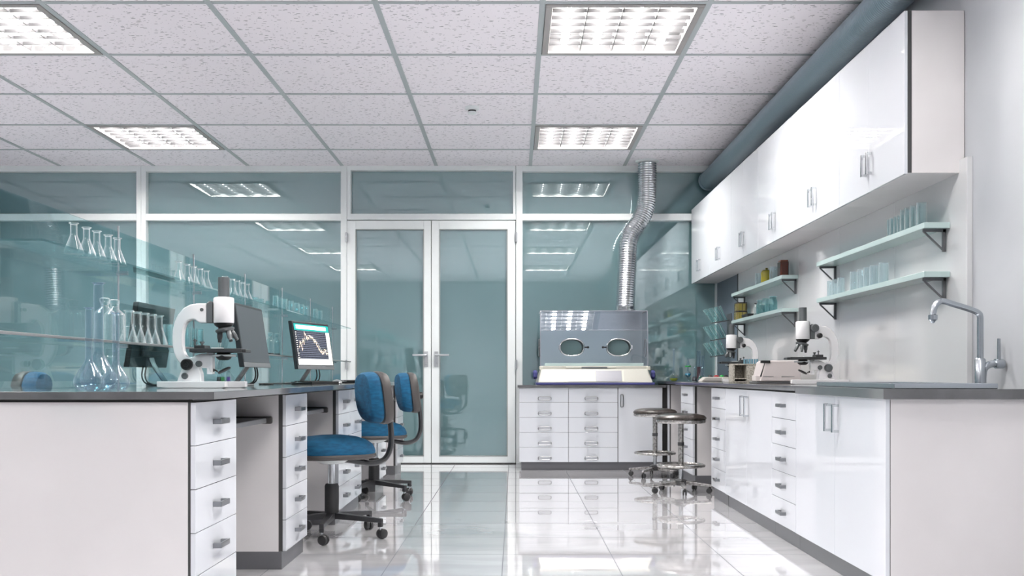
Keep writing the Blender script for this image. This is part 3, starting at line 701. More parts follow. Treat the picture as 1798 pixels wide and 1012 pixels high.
# keyboards, mouse
def keyboard(loc, rz, lb, top):
    t = thing('keyboard', lb, 'keyboard', (0,0,0), 'keyboards on the left bench')
    part('case', MB().prism([(-.075,0),(.075,0),(.075,.010),(-.075,.020)], lambda a,b,t_: (-a,t_,b), -.22, .22), M_mblack, t, .003)
    k = MB()
    for i in range(5):
        for j in range(15):
            x = .055-i*.026; y = -.205+j*.0274; z = .0125+ (.055-x)*.066
            k.box(x-.011, x+.011, y+.002, y+.0255, z-.002, z+.004)
    part('keys', k, top, t, stuff=True)
    t.location = loc; t.rotation_euler = (0,0,rz); return t
keyboard((-1.36, 7.05, ZW), R(-14), 'black keyboard with a bright sheen in front of lit monitor', M_mblack)
keyboard((-1.33, 8.55, ZW), R(-6), 'black keyboard at the far end of left bench, beyond the mouse', M_mdark)
mm = MB().lathe([(.0,0),(.034,0),(.036,.006),(.033,.016),(.022,.026),(.008,.031),(0,.031)], seg=24)
mm.v = [(x, y*1.75, z*(1+.12*y/.036)) for x,y,z in mm.v]
t = thing('computer_mouse', 'light grey computer mouse between the two keyboards', 'mouse', (0,0,0))
part('shell', mm, M_chin, t); part('scroll_wheel', MB().cyl((-.004,.032,.026), .007, .008, 'x', 12), M_mdark, t)
t.location = (-1.30, 7.55, ZW); t.rotation_euler = (0,0,R(20))
t = thing('coiled_cable', 'loose black cable lying on the left bench behind the keyboards', 'cable', (-1.55, 6.9, ZW))
part('cord', MB().tube(smooth_path([(-1.60,6.60,.946),(-1.57,6.68,.946),(-1.6,6.78,.946),(-1.64,6.74,.946),(-1.66,6.7,.946),(-1.72,7.0,.946),(-1.66,7.2,.946),(-1.58,7.36,.946)], 8), .004, 8), M_cable, t)
part('plug', MB().box(-1.595,-1.565,7.35,7.40,.9412,.955), M_cable, t, .002)

# ================================================================ CHAIRS
def make_chair(blen, base_rot):
    t = thing('office_chair', '', 'chair', (0,0,0), 'blue office chairs')
    def cushion(z0, z1, rx, ry, dome):
        m = MB(); rings = []
        prof = [(.90,z0),(.985,z0+.010),(1.0,z0+.022),(.985,z1-dome*.9),(.93,z1-dome*.6),(.8,z1-dome*.32),(.58,z1-dome*.12),(.3,z1-dome*.02)]
        N = 40
        for s_, z in prof:
            rings.append([(a*s_, b*s_, z) for a, b in [(q[0], q[1]) for q in circ_path((0,0,0), rx, ry, N, 'xy', 2.7)]])
        vs = [v for r_ in rings for v in r_]; fs = []
        for i in range(len(rings)-1):
            for k in range(N): fs.append((i*N+k, i*N+(k+1)%N, (i+1)*N+(k+1)%N, (i+1)*N+k))
        fs.append(tuple(range(N))[::-1]); fs.append(tuple(range((len(rings)-1)*N, len(rings)*N)))
        return m.add(vs, fs, True)
    part('seat', cushion(.508, .632, .262, .245, .095), M_blue, t)
    part('seat_pan', cushion(.488, .530, .266, .249, .012), M_cgrey, t)
    part('seat_bracket', MB().lathe([(0,.489),(.11,.489),(.105,.475),(.07,.455),(.045,.452),(0,.452)], seg=28), M_cwhite, t)
    part('gas_piston', MB().cyl((0,0,.32), .024, .135, seg=24), M_chrome, t)
    part('column_sleeve', MB().lathe([(0,.11),(.042,.11),(.044,.12),(.044,.315),(.038,.328),(0,.328)], seg=28), M_rubber, t)
    # backrest: blue pad towards -x, grey shell towards +x
    def pad(x0, x1, x2, sy, sz, c):
        m = MB(); N = 40; rings = []
        for s_, x in ((.72,x0),(.9,x0+(x1-x0)*.15),(.975,x0+(x1-x0)*.45),(1.0,x1),(.99,x1+(x2-x1)*.35),(.93,x1+(x2-x1)*.8),(.70,x2)):
            r_ = []
            for q in circ_path((0,0,0), sy*s_, sz*s_, N, 'xz', 2.8):
                y, z = q[0], q[2]; bow = .35*y*y + .12*z
                r_.append((x - bow + .0, y, z + c))
            rings.append(r_)
        vs = [v for r_ in rings for v in r_]; fs = []
        for i in range(len(rings)-1):
            for k in range(N): fs.append((i*N+k, (i+1)*N+k, (i+1)*N+(k+1)%N, i*N+(k+1)%N))
        fs.append(tuple(range(N))); fs.append(tuple(range((len(rings)-1)*N, len(rings)*N))[::-1])
        return m.add(vs, fs, True)
    bx = .27
    part('backrest', pad(bx-.070, bx-.005, bx+.026, .200, .163, .862), M_blue, t)
    part('backrest_shell', pad(bx+.012, bx+.038, bx+.088, .206, .168, .860), M_cgrey, t)
    part('height_knob', MB().cyl((bx+.085, 0, .835), .030, .040, 'x', 18).cyl((bx+.125, 0, .835), .022, .006, 'x', 18), M_mblack, t)
    bar = smooth_path([(.06,0,.478),(.16,0,.462),(.26,0,.447),(.338,0,.468),(.376,0,.53),(.384,0,.62),(.376,0,.72),(.366,0,.80)], 6)
    part('back_support', MB().tube(bar, .018, 10, flat=(1,1.5)), M_mdark, t)
    for k in range(5):
        a = R(base_rot+72*k); d = Vector((math.cos(a), math.sin(a), 0)); sd = Vector((-d.y, d.x, 0)); r0, r1 = .03, .345
        def pt(r, w, z): return d*r+sd*w+Vector((0,0,z))
        m = MB().hexa([pt(r0,-.026,.112),pt(r1,-.014,.100),pt(r1,.014,.100),pt(r0,.026,.112),pt(r0,-.026,.150),pt(r1,-.014,.124),pt(r1,.014,.124),pt(r0,.026,.150)])
        m.hexa([pt(r1-.026,-.014,.074),pt(r1,-.014,.074),pt(r1,.014,.074),pt(r1-.026,.014,.074),pt(r1-.026,-.014,.101),pt(r1,-.014,.101),pt(r1,.014,.101),pt(r1-.026,.014,.101)])
        lg = part('base_leg', m, M_cbase, t, .003)
        c = pt(r1-.012, 0, 0); cs = MB(); off = Vector((math.cos(a+1.2), math.sin(a+1.2), 0))*.012
        ax = off.normalized().cross(Vector((0,0,1))).normalized(); rot = Vector((0,0,1)).rotation_difference(ax).to_matrix().to_4x4()
        for sg in (-1, 1):
            cs.lathe([(0,.004),(.030,.004),(.032,.010),(.028,.022),(.014,.029),(0,.030)], mtx=Matrix.Translation((c.x+off.x, c.y+off.y, .032)) @ rot @ (Matrix.Identity(4) if sg > 0 else Matrix.Rotation(PI,4,'X')), seg=20)
        part('castor', cs, M_rubber, lg)
        part('castor_stem', MB().cyl((c.x, c.y, .045), .007, .035, seg=12), M_chrome, lg)
    return t
c1 = make_chair(0, -114); c1.location = (-1.135, 6.40, 0); c1.rotation_euler = (0,0,R(24)); c1['label'] = 'nearest blue office chair, at the knee space of left bench'
c2 = make_chair(0, -51); c2.location = (-1.144, 8.40, 0); c2.rotation_euler = (0,0,R(15)); c2['label'] = 'rear blue office chair, farther along the left bench near glass doors'
dup(c1, (-2.70, 6.35, 0), R(180+8), 'blue chair back showing through the glass at far left, behind the bench')

# ================================================================ STOOLS
def make_stool(rot):
    t = thing('round_stool', '', 'stool', (0,0,0), 'round laboratory stools')
    part('seat', MB().lathe([(0,.622),(.200,.622),(.215,.632),(.214,.645),(.195,.662),(.14,.674),(.06,.679),(0,.680)], seg=44), M_leather, t)
    part('seat_rim', MB().lathe([(0,.594),(.19,.594),(.208,.600),(.213,.612),(.210,.624),(0,.624)], seg=44), M_mottle, t)
    part('post', MB().cyl((0,0,.20), .024, .395, seg=24), M_mottle, t)
    part('post_sleeve', MB().cyl((0,0,.11), .019, .10, seg=20), M_chrome, t); part('post_collar', MB().lathe([(.024,.40),(.028,.402),(.028,.43),(.024,.432)], seg=20), M_mdark, t)
    part('foot_ring', MB().tube(circ_path((0,0,.233), .195, .195, 48, 'xy'), .0125, 10, closed=True), M_mottle, t)
    sp = MB()
    for k in range(3):
        a = R(40+120*k); sp.bar((math.cos(a)*.02, math.sin(a)*.02, .233), (math.cos(a)*.195, math.sin(a)*.195, .233), .012, .010)
    part('ring_spoke', sp, M_mottle, t)
    part('hub', MB().lathe([(0,.062),(.05,.062),(.054,.068),(.054,.105),(.034,.118),(0,.118)], seg=8), M_mdark, t)
    for k in range(5):
        a = R(rot+72*k); d = Vector((math.cos(a), math.sin(a), 0)); sd = Vector((-d.y,d.x,0))
        def pt(r, w, z): return d*r+sd*w+Vector((0,0,z))
        m = MB().hexa([pt(.04,-.018,.070),pt(.262,-.013,.058),pt(.262,.013,.058),pt(.04,.018,.070),pt(.04,-.018,.100),pt(.262,-.013,.078),pt(.262,.013,.078),pt(.04,.018,.100)])
        lg = part('base_leg', m, M_mottle, t, .004)
        cs = MB(); off = d*-.006; ax = sd; rt = Vector((0,0,1)).rotation_difference(ax).to_matrix().to_4x4()
        for q in (-.016, .006): cs.lathe([(0,0),(.021,0),(.024,.003),(.024,.007),(.021,.010),(0,.010)], mtx=Matrix.Translation((d.x*.247+off.x, d.y*.247+off.y, .024)+sd*0 if False else Vector((d.x*.241, d.y*.241, .024))) @ rt @ Matrix.Translation((0,0,q)), seg=18)
        cs.box(d.x*.247-.007, d.x*.247+.007, d.y*.247-.007, d.y*.247+.007, .03, .062)
        part('castor', cs, M_rubber, lg)
    return t
s1 = make_stool(-92); s1.location = (1.425, 8.80, 0); s1['label'] = 'round brown topped stool nearer the camera, beside the drawers on right'
s2 = make_stool(-125); s2.location = (1.395, 10.20, 0); s2['label'] = 'round brown topped stool farther back, in front of the back bench door'

# ================================================================ GLOVE BOX
t = thing('glove_box', 'glove box with smoky clear hood and two oval arm ports on back bench', 'glove box', (.85, 11.2, .9))
a, b = .235, 1.490                # base width
F = lambda p,q,x: (x,p,q)
part('base_tray', MB().box(a-.005, b+.0, 10.90, 11.60, .9005, .925), M_violet, t, .006)
m = MB(); S_ = lambda x: x
m.add([(a+.015,10.905,.925),(b-.02,10.905,.925),(b-.005,11.58,.925),(a+.0,11.58,.925),(a+.05,11.00,1.072),(b-.065,11.00,1.072),(b-.065,11.58,1.072),(a+.05,11.58,1.072)],
      [(0,3,2,1),(4,5,6,7),(0,1,5,4),(1,2,6,5),(2,3,7,6),(3,0,4,7)])
part('console_body', m, M_cream, t, .012, segs=3)
def slant(x0, x1, u0, u1, off):   # patch on the slanted front
    P = lambda x,u: (x, 10.905+.095*u-off*.84, .925+.147*u+off*.54)
    return MB().hexa([P(x0,u0),P(x1,u0),(P(x1,u0)[0],P(x1,u0)[1]+.01,P(x1,u0)[2]),(P(x0,u0)[0],P(x0,u0)[1]+.01,P(x0,u0)[2]),P(x0,u1),P(x1,u1),(x1,P(x1,u1)[1]+.01,P(x1,u1)[2]),(x0,P(x0,u1)[1]+.01,P(x0,u1)[2])])
part('cream_panel', slant(.571, .863, .08, .88, .005), M_cream2, t)
part('grey_display', slant(.870, 1.143, .08, .85, .005), M_pgrey, t)
part('right_panel', slant(1.146, 1.166, .08, .88, .004), M_cream2, t)
part('rear_ledge', MB().box(a+.04, b-.055, 11.03, 11.58, 1.07, 1.105).box(.55, 1.09, 11.02, 11.06, 1.075, 1.10), M_cream, t, .006)
part('ledge_slot', MB().box(.72, .995, 11.012, 11.03, 1.078, 1.095), M_mgrey, t)
part('back_rail', MB().box(a+.09, b-.10, 11.07, 11.1, 1.105, 1.135), M_shelf, t, .003)
for x in (a+.035, b-.075):
    part('corner_clip', MB().box(x, x+.04, 11.0, 11.05, 1.06, 1.10), M_cream2, t, .006)
for s_, x in ((-1, a+.012), (1, b-.02)):
    m = MB().lathe([(0,0),(.032,0),(.04,.012),(.04,.035),(.03,.046),(0,.046)], seg=6); m.v = [(x+s_*z*1.0, 11.08+y_*1.0, 1.01+x_*1.25) for x_,y_,z in m.v]
    part('side_knob', m, M_violet, t, .004)
# hood: 4 walls of clear sheet, front leaning back at its upper third
hx0, hx1 = .282, 1.437; yf, yb2, z0, z1, z2 = 11.08, 11.56, 1.105, 1.49, 1.70; yt = 11.12
def ring_sheet():
    m = MB(); T = .008
    # front with two oval holes: strips around holes made as polygon fan rows
    cx = [(.6216, 1.305), (1.127, 1.305)]; rx, rz = .125, .088; N = 32
    for k, (c_x, c_z) in enumerate(cx):
        xa, xb = (hx0, .875) if k == 0 else (.875, hx1)
        el = [(c_x+rx*math.cos(2*PI*i/N), c_z+rz*math.sin(2*PI*i/N)) for i in range(N)]
        def out(i):
            w_ = 2*PI*i/N; c_, s_ = math.cos(w_), math.sin(w_)
            k1 = ((xb-c_x)/c_ if c_ > 1e-6 else (xa-c_x)/c_ if c_ < -1e-6 else 9); k2 = ((z1-c_z)/s_ if s_ > 1e-6 else (z0-c_z)/s_ if s_ < -1e-6 else 9)
            q = min(k1, k2); return (c_x+c_*q, c_z+s_*q)
        ot = [out(i) for i in range(N)]; vs = [(x, yf, z) for x, z in el]+[(x, yf, z) for x, z in ot]
        m.add(vs, [(i, (i+1)%N, N+(i+1)%N, N+i) for i in range(N)])
        for (xc_, zc_) in ((xa,z0),(xb,z0),(xa,z1),(xb,z1)):
            # fill the corner triangles
            dd = sorted(range(N), key=lambda i: (ot[i][0]-xc_)**2+(ot[i][1]-zc_)**2)
            p = [i for i in dd if abs(ot[i][0]-xc_) < 1e-5][:1]; q = [i for i in dd if abs(ot[i][1]-zc_) < 1e-5][:1]
            if p and q: m.add([(ot[p[0]][0],yf,ot[p[0]][1]),(xc_,yf,zc_),(ot[q[0]][0],yf,ot[q[0]][1])], [(0,1,2)])
    return m
part('hood_front', ring_sheet(), M_acr, t)
part('hood_slope', MB().hexa([(hx0,yf,z1),(hx1,yf,z1),(hx1,yf+.004,z1),(hx0,yf+.004,z1),(hx0,yt,z2),(hx1,yt,z2),(hx1,yt+.004,z2),(hx0,yt+.004,z2)]), M_acr, t)
part('hood_top', MB().box(hx0, hx1, yt, yb2, z2, z2+.005), M_acr, t)
m = MB()
for x in (hx0, hx1): m.add([(x,yf,z0),(x,yb2,z0),(x,yb2,z2),(x,yt,z2),(x,yf,z1)], [(0,1,2,3,4)])
part('hood_side', m, M_acr, t)
part('hood_back', MB().add([(hx0,yb2,z0),(hx1,yb2,z0),(hx1,yb2,z2),(hx0,yb2,z2)], [(0,1,2,3)]), mat('hood_backing', (168,184,190), .3), t)
sm = MB()
for x in (hx0, hx1):
    sm.tube([(x,yf,z0),(x,yf,z1),(x,yt,z2),(x,yb2,z2)], .004, 6); 
sm.tube([(hx0,yt,z2),(hx1,yt,z2)], .004, 6); sm.tube([(hx0,yf,z1),(hx1,yf,z1)], .0025, 6)
part('hood_seam', sm, mat('acrylic_edge', (150,154,164), .3), t)
for k, cx_ in enumerate((.6216, 1.127)):
    rg = part('arm_port', MB().tube(circ_path((cx_, yf-.012, 1.305), .128, .091, 44, 'xz', 2.3), .0075, 10, closed=True), M_chrome, t)
    inn = MB(); N = 40; p0 = circ_path((cx_, yf-.01, 1.305), .122, .086, N, 'xz', 2.3); p1 = circ_path((cx_-.01, yf+.07, 1.298), .122, .086, N, 'xz', 2.3)
    inn.add(p0+p1, [(i,(i+1)%N,N+(i+1)%N,N+i) for i in range(N)], True)
    part('port_sleeve', inn, M_mdark, rg)
    part('port_window', MB().add([(x,y+.001,z) for x,y,z in p1], [tuple(range(N))]), mat('port_teal_glass', (128,158,160), .15), rg)
    s_ = 1 if k == 0 else -1
    part('latch', MB().box(cx_+s_*.13, cx_+s_*.165, yf-.016, yf-.004, 1.298, 1.312).cyl((cx_+s_*.172, yf-.004, 1.305), .013, .012, 'y', 14), M_mblack, rg)
    part('hinge_block', MB().box(cx_-s_*.145, cx_-s_*.122, yf-.018, yf-.002, 1.28, 1.33), M_chrome, rg, .002)
for s_, x in ((-1, hx0), (1, hx1)):
    part('side_port', MB().tube([(x+s_*.006, 11.30+.088*math.cos(2*PI*i/32), 1.305+.093*math.sin(2*PI*i/32)) for i in range(32)], .009, 8, closed=True).cyl((x+(s_*.002 if s_>0 else -.02), 11.21, 1.305), .012, .018, 'x', 12), M_mgrey, t)

# ================================================================ SINK AND TAP
t = thing('sink', 'stainless steel sink with raised rim set on the near right worktop', 'sink', (1.91, 5.13, .942))
sx0, sx1, sy0, sy1, zt = 1.68, 2.14, 4.55, 5.72, .966
m = MB(); m.box(sx0,sx1,sy0,sy0+.05,.942,zt); m.box(sx0,sx1,sy1-.05,sy1,.942,zt); m.box(sx0,sx0+.05,sy0+.05,sy1-.05,.942,zt); m.box(sx1-.05,sx1,sy0+.05,sy1-.05,.942,zt)
part('rim', m, M_steel, t, .003)
part('bowl', MB().box(sx0+.05,sx1-.05,sy0+.05,sy1-.05,.9422,.944), M_steel, t)
part('drain', MB().cyl((1.9, 5.13, .944), .045, .003), M_chrome, t)
t = thing('tap', 'tall steel mixer tap with bent spout beside the sink', 'tap', (2.20, 4.85, .942))
tx, ty = 2.196, 4.85
part('body', MB().lathe([(0,.9421),(.030,.9421),(.030,.95),(.0245,.955),(.0245,1.075),(.019,1.082),(0,1.082)], (tx,ty,0), seg=28), M_steel, t)
sp_ = smooth_path([(tx,ty,1.06),(tx,ty,1.14),(tx,ty,1.22),(tx,ty,1.275)], 4)+smooth_path([(tx-.003,ty,1.289),(tx-.02,ty,1.302),(tx-.07,ty,1.320),(tx-.12,ty,1.335),(tx-.165,ty,1.350)], 4)+smooth_path([(tx-.185,ty,1.352),(tx-.203,ty,1.341),(tx-.217,ty,1.318),(tx-.223,ty,1.290)], 5)
part('spout', MB().tube(sp_, .0145, 16), M_steel, t)
part('aerator', MB().lathe([(0,0),(.010,0),(.012,-.010),(.021,-.012),(.021,-.034),(.012,-.042),(.006,-.050),(0,-.050)], (tx-.223,ty,1.298), seg=22), M_steel, t)
el = smooth_path([(tx+.01,ty,.955),(tx+.012,ty,1.0),(tx+.02,ty,1.035),(tx+.045,ty,1.053),(tx+.08,ty,1.056)], 6)
part('elbow', MB().tube(el, .017, 16), M_steel, t)
part('valve', MB().cyl((tx+.07,ty,1.056), .023, .036, 'x', 24).lathe([(0,0),(.021,0),(.019,.006),(0,.008)], (tx+.106,ty,1.056), 'x', 24), M_steel, t)
part('lever', MB().cyl((tx+.088,ty,1.07), .009, .105, seg=16, r2=.007), M_steel, t)
# ================================================================ GLASSWARE
def finish(t): return t
def lathe_thing(name, cat, prof, m, group, extra=()):
    """glass vessel as a thing: 'glass' + extra parts; built at origin"""
    t = thing(name, '', cat, (0,0,0), group)
    part('glass', MB().lathe(prof, seg=28), m, t)
    for nm, pr, mm_ in extra: part(nm, MB().lathe(pr, seg=24), mm_, t)
    return t
def conical(h, r, nr, m, liquid_=None, group=None, name='conical_flask'):
    prof = [(0,.0015),(r*.93,.0015),(r,.006),(r*.97,.014),(nr*1.06,h*.60),(nr,h*.66),(nr,h*.955),(nr*1.42,h),(nr*1.30,h),(nr*.90,h*.95)]
    ex = []
    rim = MB().tube(circ_path((0,0,h), nr*1.38, nr*1.38, 24, 'xy'), .0016, 6, closed=True)
    t = lathe_thing(name, 'flask', prof, m, group, ex)
    part('rim', rim, m, t)
    if liquid_: 
        k = .32; rr_ = r*.97+(nr*1.06-r*.97)*((k*h-.014)/(h*.60-.014))
        part('liquid', MB().lathe([(0,.003),(r*.9,.003),(r*.965,.008),(r*.94,.016),(rr_*.97,k*h),(0,k*h)], seg=24), liquid_, t)
    return t
def beaker(h, r, m, group=None, name='beaker', cat='beaker'):
    t = thing(name, '', cat, (0,0,0), group)
    part('glass', MB().lathe([(0,.0015),(r*.94,.0015),(r,.006),(r,h*.97),(r*1.05,h),(r*.97,h),(r*.95,h*.97),(r*.94,.009),(0,.008)], seg=26), m, t)
    return t
def volumetric(h, r, nr, m, group=None, liq=None):
    bh = r*2.05
    prof = [(0,.0015),(r*.62,.0015),(r*.82,.010),(r*.97,r*.45),(r,r*.68),(r*.93,r*.95),(r*.45,r*1.75),(nr*1.12,bh),(nr,bh+.02),(nr,h*.985),(nr*1.32,h),(nr*1.2,h),(nr*.92,h*.985)]
    t = thing('volumetric_flask', '', 'flask', (0,0,0), group)
    part('glass', MB().lathe(prof, seg=36), m, t)
    part('rim', MB().tube(circ_path((0,0,h), nr*1.3, nr*1.3, 24, 'xy'), .002, 6, closed=True), m, t)
    if liq: part('liquid', MB().lathe([(0,.004),(r*.6,.004),(r*.8,.012),(r*.945,r*.45),(r*.97,r*.70),(0,r*.70)], seg=28), liq, t)
    else: part('graduation_ring', MB().tube(circ_path((0,0,bh+.05), nr*1.01, nr*1.01, 24, 'xy'), .0012, 6, closed=True), M_gblue, t)
    return t
def bottle(h, r, nr, m, group=None, cap=None, name='reagent_bottle', base=None):
    t = thing(name, '', 'bottle', (0,0,0), group)
    part('glass', MB().lathe([(0,.0015),(r*.95,.0015),(r,.008),(r,h*.66),(r*.92,h*.73),(nr*1.1,h*.85),(nr,h*.88),(nr,h*.97)] + ([(nr*1.3,h)] if not cap else []), seg=28), m, t)
    part('cap' if cap else 'stopper', MB().lathe([(nr*.9,h*.93),(nr*1.3,h*.93),(nr*1.35,h),(0,h)] if cap else [(0,h*.9),(nr*.9,h*.9),(nr*1.3,h),(nr*1.3,h+.012),(nr*.8,h+.016),(0,h+.016)], seg=22), cap or m, t)
    if base: part('liquid', MB().lathe([(0,.004),(r*.93,.004),(r*.95,h*.12),(0,h*.12)], seg=22), base, t)
    return t
ordw = ['first','second','third','fourth','fifth','sixth','seventh','eighth','ninth','tenth']
def row(proto, spots, z, labels, x=None, group=None):
    for k, sp in enumerate(spots):
        X_, Y_ = sp if isinstance(sp, tuple) else (x, sp)
        rz = random.uniform(0, 6)
        if k == 0: proto.location = (X_, Y_, z); proto['label'] = labels[k]; proto.rotation_euler = (0,0,rz); proto['group'] = group
        else: dup(proto, (X_, Y_, z), rz, labels[k], group)
XSH = -1.81; ZSU = 1.4985; ZSL = 1.1505
def xy(px_, x): return (x, 1807*(-x)/(903-px_))      # pixel column on the shelf line -> place
def labs(n, txt): return [txt % ordw[k] for k in range(n)]
g = 'conical flasks on the upper glass shelf, near cluster'
row(conical(.128, .040, .0135, M_gware), [xy(p, XSH) for p in (129.5,152,170,190,206)], ZSU, labs(5, 'clear conical flask, %s from the left in the nearest cluster on upper glass shelf'), group=g)
g = 'conical flasks on the upper glass shelf, middle cluster'
row(conical(.118, .038, .013, M_gware), [xy(p, XSH) for p in (314,328.8,340,351.5,362.5)], ZSU, labs(5, 'clear conical flask, %s from the left in the cluster above the microscope arm'), group=g)
g = 'conical flasks on the upper glass shelf, far cluster'
row(conical(.122, .038, .013, M_gware), [xy(p, XSH) for p in (395,408.5,417,426,434)], ZSU, labs(5, 'clear conical flask, %s from the left in the cluster beside the microscope eyepiece'), group=g)
g = 'straight beakers on the upper glass shelf'
row(beaker(.108, .020, M_gteal), [xy(p, XSH) for p in (483.6,491.5,500,511,521,529.5,537.5,553.5,562)], ZSU, labs(9, 'slim straight beaker, %s from the left in the far row on upper glass shelf'), group=g)
g = 'stoppered bottles on the lower glass shelf'
row(bottle(.178, .046, .017, M_gware), [xy(184, XSH), xy(201, XSH)], ZSL, ['clear stoppered bottle on lower glass shelf, behind the tallest flask neck', 'clear stoppered bottle on lower glass shelf, beside the row of five flasks'], group=g)
g = 'conical flasks on the lower glass shelf'
row(conical(.155, .043, .0165, M_gware), [xy(p, XSH) for p in (226,240.5,253.5,266.5,279.5)], ZSL, labs(5, 'clear conical flask, %s from the left in front of the black monitor on lower shelf'), group=g)
g = 'beakers on the lower glass shelf'
row(beaker(.118, .024, M_gteal), [xy(p, XSH) for p in (295,304,329,340,350)], ZSL, ['teal tinted straight beaker just right of the five flasks on lower shelf', 'teal tinted straight beaker left of the microscope arm on lower shelf', 'teal tinted straight beaker inside the curve of microscope arm, leftmost', 'teal tinted straight beaker inside the curve of microscope arm, middle one', 'teal tinted straight beaker inside the curve of microscope arm, rightmost'], group=g)
g = 'dark bottomed bottles on the lower glass shelf'
row(bottle(.155, .026, .014, M_gteal, base=M_lbl), [xy(474.5, XSH), xy(486, XSH)], ZSL, ['taller pale bottle with dark bottom between the two monitors', 'pale bottle with dark bottom between the monitors, right one of the pair'], group=g)
# big flasks in the foreground
g = 'tall pale blue volumetric flasks in the foreground'
f1 = volumetric(.432, .070, .0188, M_gblue); f1.location = (-1.675, 4.146, ZW); f1['label'] = 'tallest pale blue long necked flask, in the middle of the three'; f1['group'] = g
f2 = volumetric(.319, .056, .013, M_gblue); f2.location = (-1.633, 3.95, ZW); f2['label'] = 'pale blue long necked flask on the left, nearest of the three'; f2['group'] = g
f3 = volumetric(.305, .051, .0128, M_gblue); f3.location = (-1.56, 4.03, ZW); f3['label'] = 'pale blue long necked flask on the right of the three'; f3['group'] = g
c_ = conical(.16, .055, .018, M_gware); c_.location = (-2.12, 5.4, ZW); c_['label'] = 'clear conical flask on the bench behind the glass sheet, left of microscope base'
# small coloured vials behind the microscope foot
vt = [(384,'black',M_lbl),(391,'green',M_green),(401,'purple',M_purp)]
for k, (p, nm, mm_) in enumerate(vt):
    t = thing('vial', 'small %s filled vial standing behind the large microscope mirror' % nm, 'vial', (0,0,0), 'small coloured vials behind the microscope')
    part('glass', MB().lathe([(0,.001),(.010,.001),(.0115,.004),(.0115,.075),(.0105,.075)], seg=18), M_gteal, t)
    part('liquid', MB().lathe([(0,.003),(.0102,.003),(.0102,.052),(0,.052)], seg=16), mm_, t)
    t.location = (-(903-p)/1807*5.55, 5.55, ZW)

# right shelves
ZR1, ZR2 = 1.8065, 1.5485; ZR3, ZR4 = 1.8125, 1.5455
def xr(px_, x): return (x, 1807*x/(px_-903))
g = 'clear glasses on the upper near shelf'
row(beaker(.13, .027, M_gware, name='glass_tumbler', cat='glass'), [xr(p, 2.205) for p in (1618,1606,1596.5,1588.5)], ZR1, labs(4, 'clear glass tumbler, %s from the right on the top near shelf'), group=g)
row(beaker(.11, .020, M_gware, name='glass_tumbler', cat='glass'), [xr(p, 2.205) for p in (1581,1575,1568.5,1563)], ZR1, labs(4, 'slim clear tumbler left of the wide ones on top near shelf, %s from the right'), group=g)
M_gpale = glassy('milky_pale_glass', (.88,.93,.945), .16, .8, 1.8, (.85,.93,.95), edge_white=.6)
g = 'pale tumblers on the lower near shelf'
row(beaker(.128, .029, M_gpale, name='pale_tumbler', cat='glass'), [xr(p, 2.215) for p in (1551,1535,1524,1513,1500)], ZR2, labs(5, 'pale blue tumbler, %s from the right on the shelf beside the tap'), group=g)
row(beaker(.116, .024, M_gpale, name='pale_tumbler', cat='glass'), [xr(p, 2.215) for p in (1476.5,1466.5,1458)], ZR2, labs(3, 'pale blue tumbler above the shelf bracket, %s from the right of three'), group=g)
# far shelves
t = thing('square_jar', 'dark brown square jar on the upper far shelf', 'jar', (0,0,0))
part('glass', MB().prism([(-.036,-.045),(-.026,-.055),(.026,-.055),(.036,-.045),(.036,.045),(.026,.055),(-.026,.055),(-.036,.045)], lambda a,b,t_: (a,b,t_), .001, .125), M_brown, t, .004)
part('lid', MB().prism([(-.030,-.045),(.030,-.045),(.030,.045),(-.030,.045)], lambda a,b,t_: (a,b,t_), .125, .137), mat('brown_lid', (120,62,38), .4), t, .003)
t.location = xr(1375, 2.215)+(ZR3,)
t = thing('yellow_jar', 'yellow jar with small knob lid on the upper far shelf', 'jar', (0,0,0))
part('glass', MB().lathe([(0,.001),(.050,.001),(.052,.006),(.052,.092),(.044,.104),(0,.104)], seg=10), mat('yellow_glass', (150,140,16), .1, coat=1), t)
part('lid', MB().lathe([(.038,.104),(.038,.112),(.012,.116),(.010,.122),(.013,.130),(0,.132)], seg=22), mat('olive_lid', (120,112,20), .3), t)
t.location = xr(1346, 2.21)+(ZR3,)
t = beaker(.125, .036, M_gpale, name='pale_jar', cat='jar'); t.location = xr(1358.5, 2.235)+(ZR3,); t['label'] = 'pale clear jar between the yellow and brown jars'
t = beaker(.118, .036, M_gpale, name='pale_jar', cat='jar'); t.location = xr(1333, 2.225)+(ZR3,); t['label'] = 'pale clear jar left of the yellow jar on upper far shelf'
g = 'teal jars on the lower far shelf'
M_teal2 = glassy('teal_jar_glass', (.42,.66,.68), .10, .7, 2.2, (.7,.9,.92), edge_white=.2)
row(bottle(.135, .038, .026, M_teal2, name='teal_jar', cap=M_gteal), [xr(p, 2.215) for p in (1357,1345,1335.5)], ZR4, labs(3, 'teal glass jar, %s from the right on the lower far shelf'), group=g)
t = bottle(.115, .018, .010, M_gpale, name='small_bottle', cap=M_mblack, base=M_lbl); t.location = xr(1327, 2.20)+(ZR4,); t['label'] = 'small bottle with black cap at the left of teal jars'
t = thing('dark_tray', 'flat dark tray between the amber boxes and teal jars', 'tray', (0,0,0))
part('tray_base', MB().box(-.05,.05,-.12,.12,.001,.012), M_mblack, t, .002); part('tray_rim', MB().box(-.052,.052,-.122,-.112,.012,.035).box(-.052,.052,.112,.122,.012,.035).box(-.052,-.044,-.112,.112,.012,.035).box(.044,.052,-.112,.112,.012,.035), M_mblack, t)
t.location = xr(1317, 2.225)+(ZR4,)
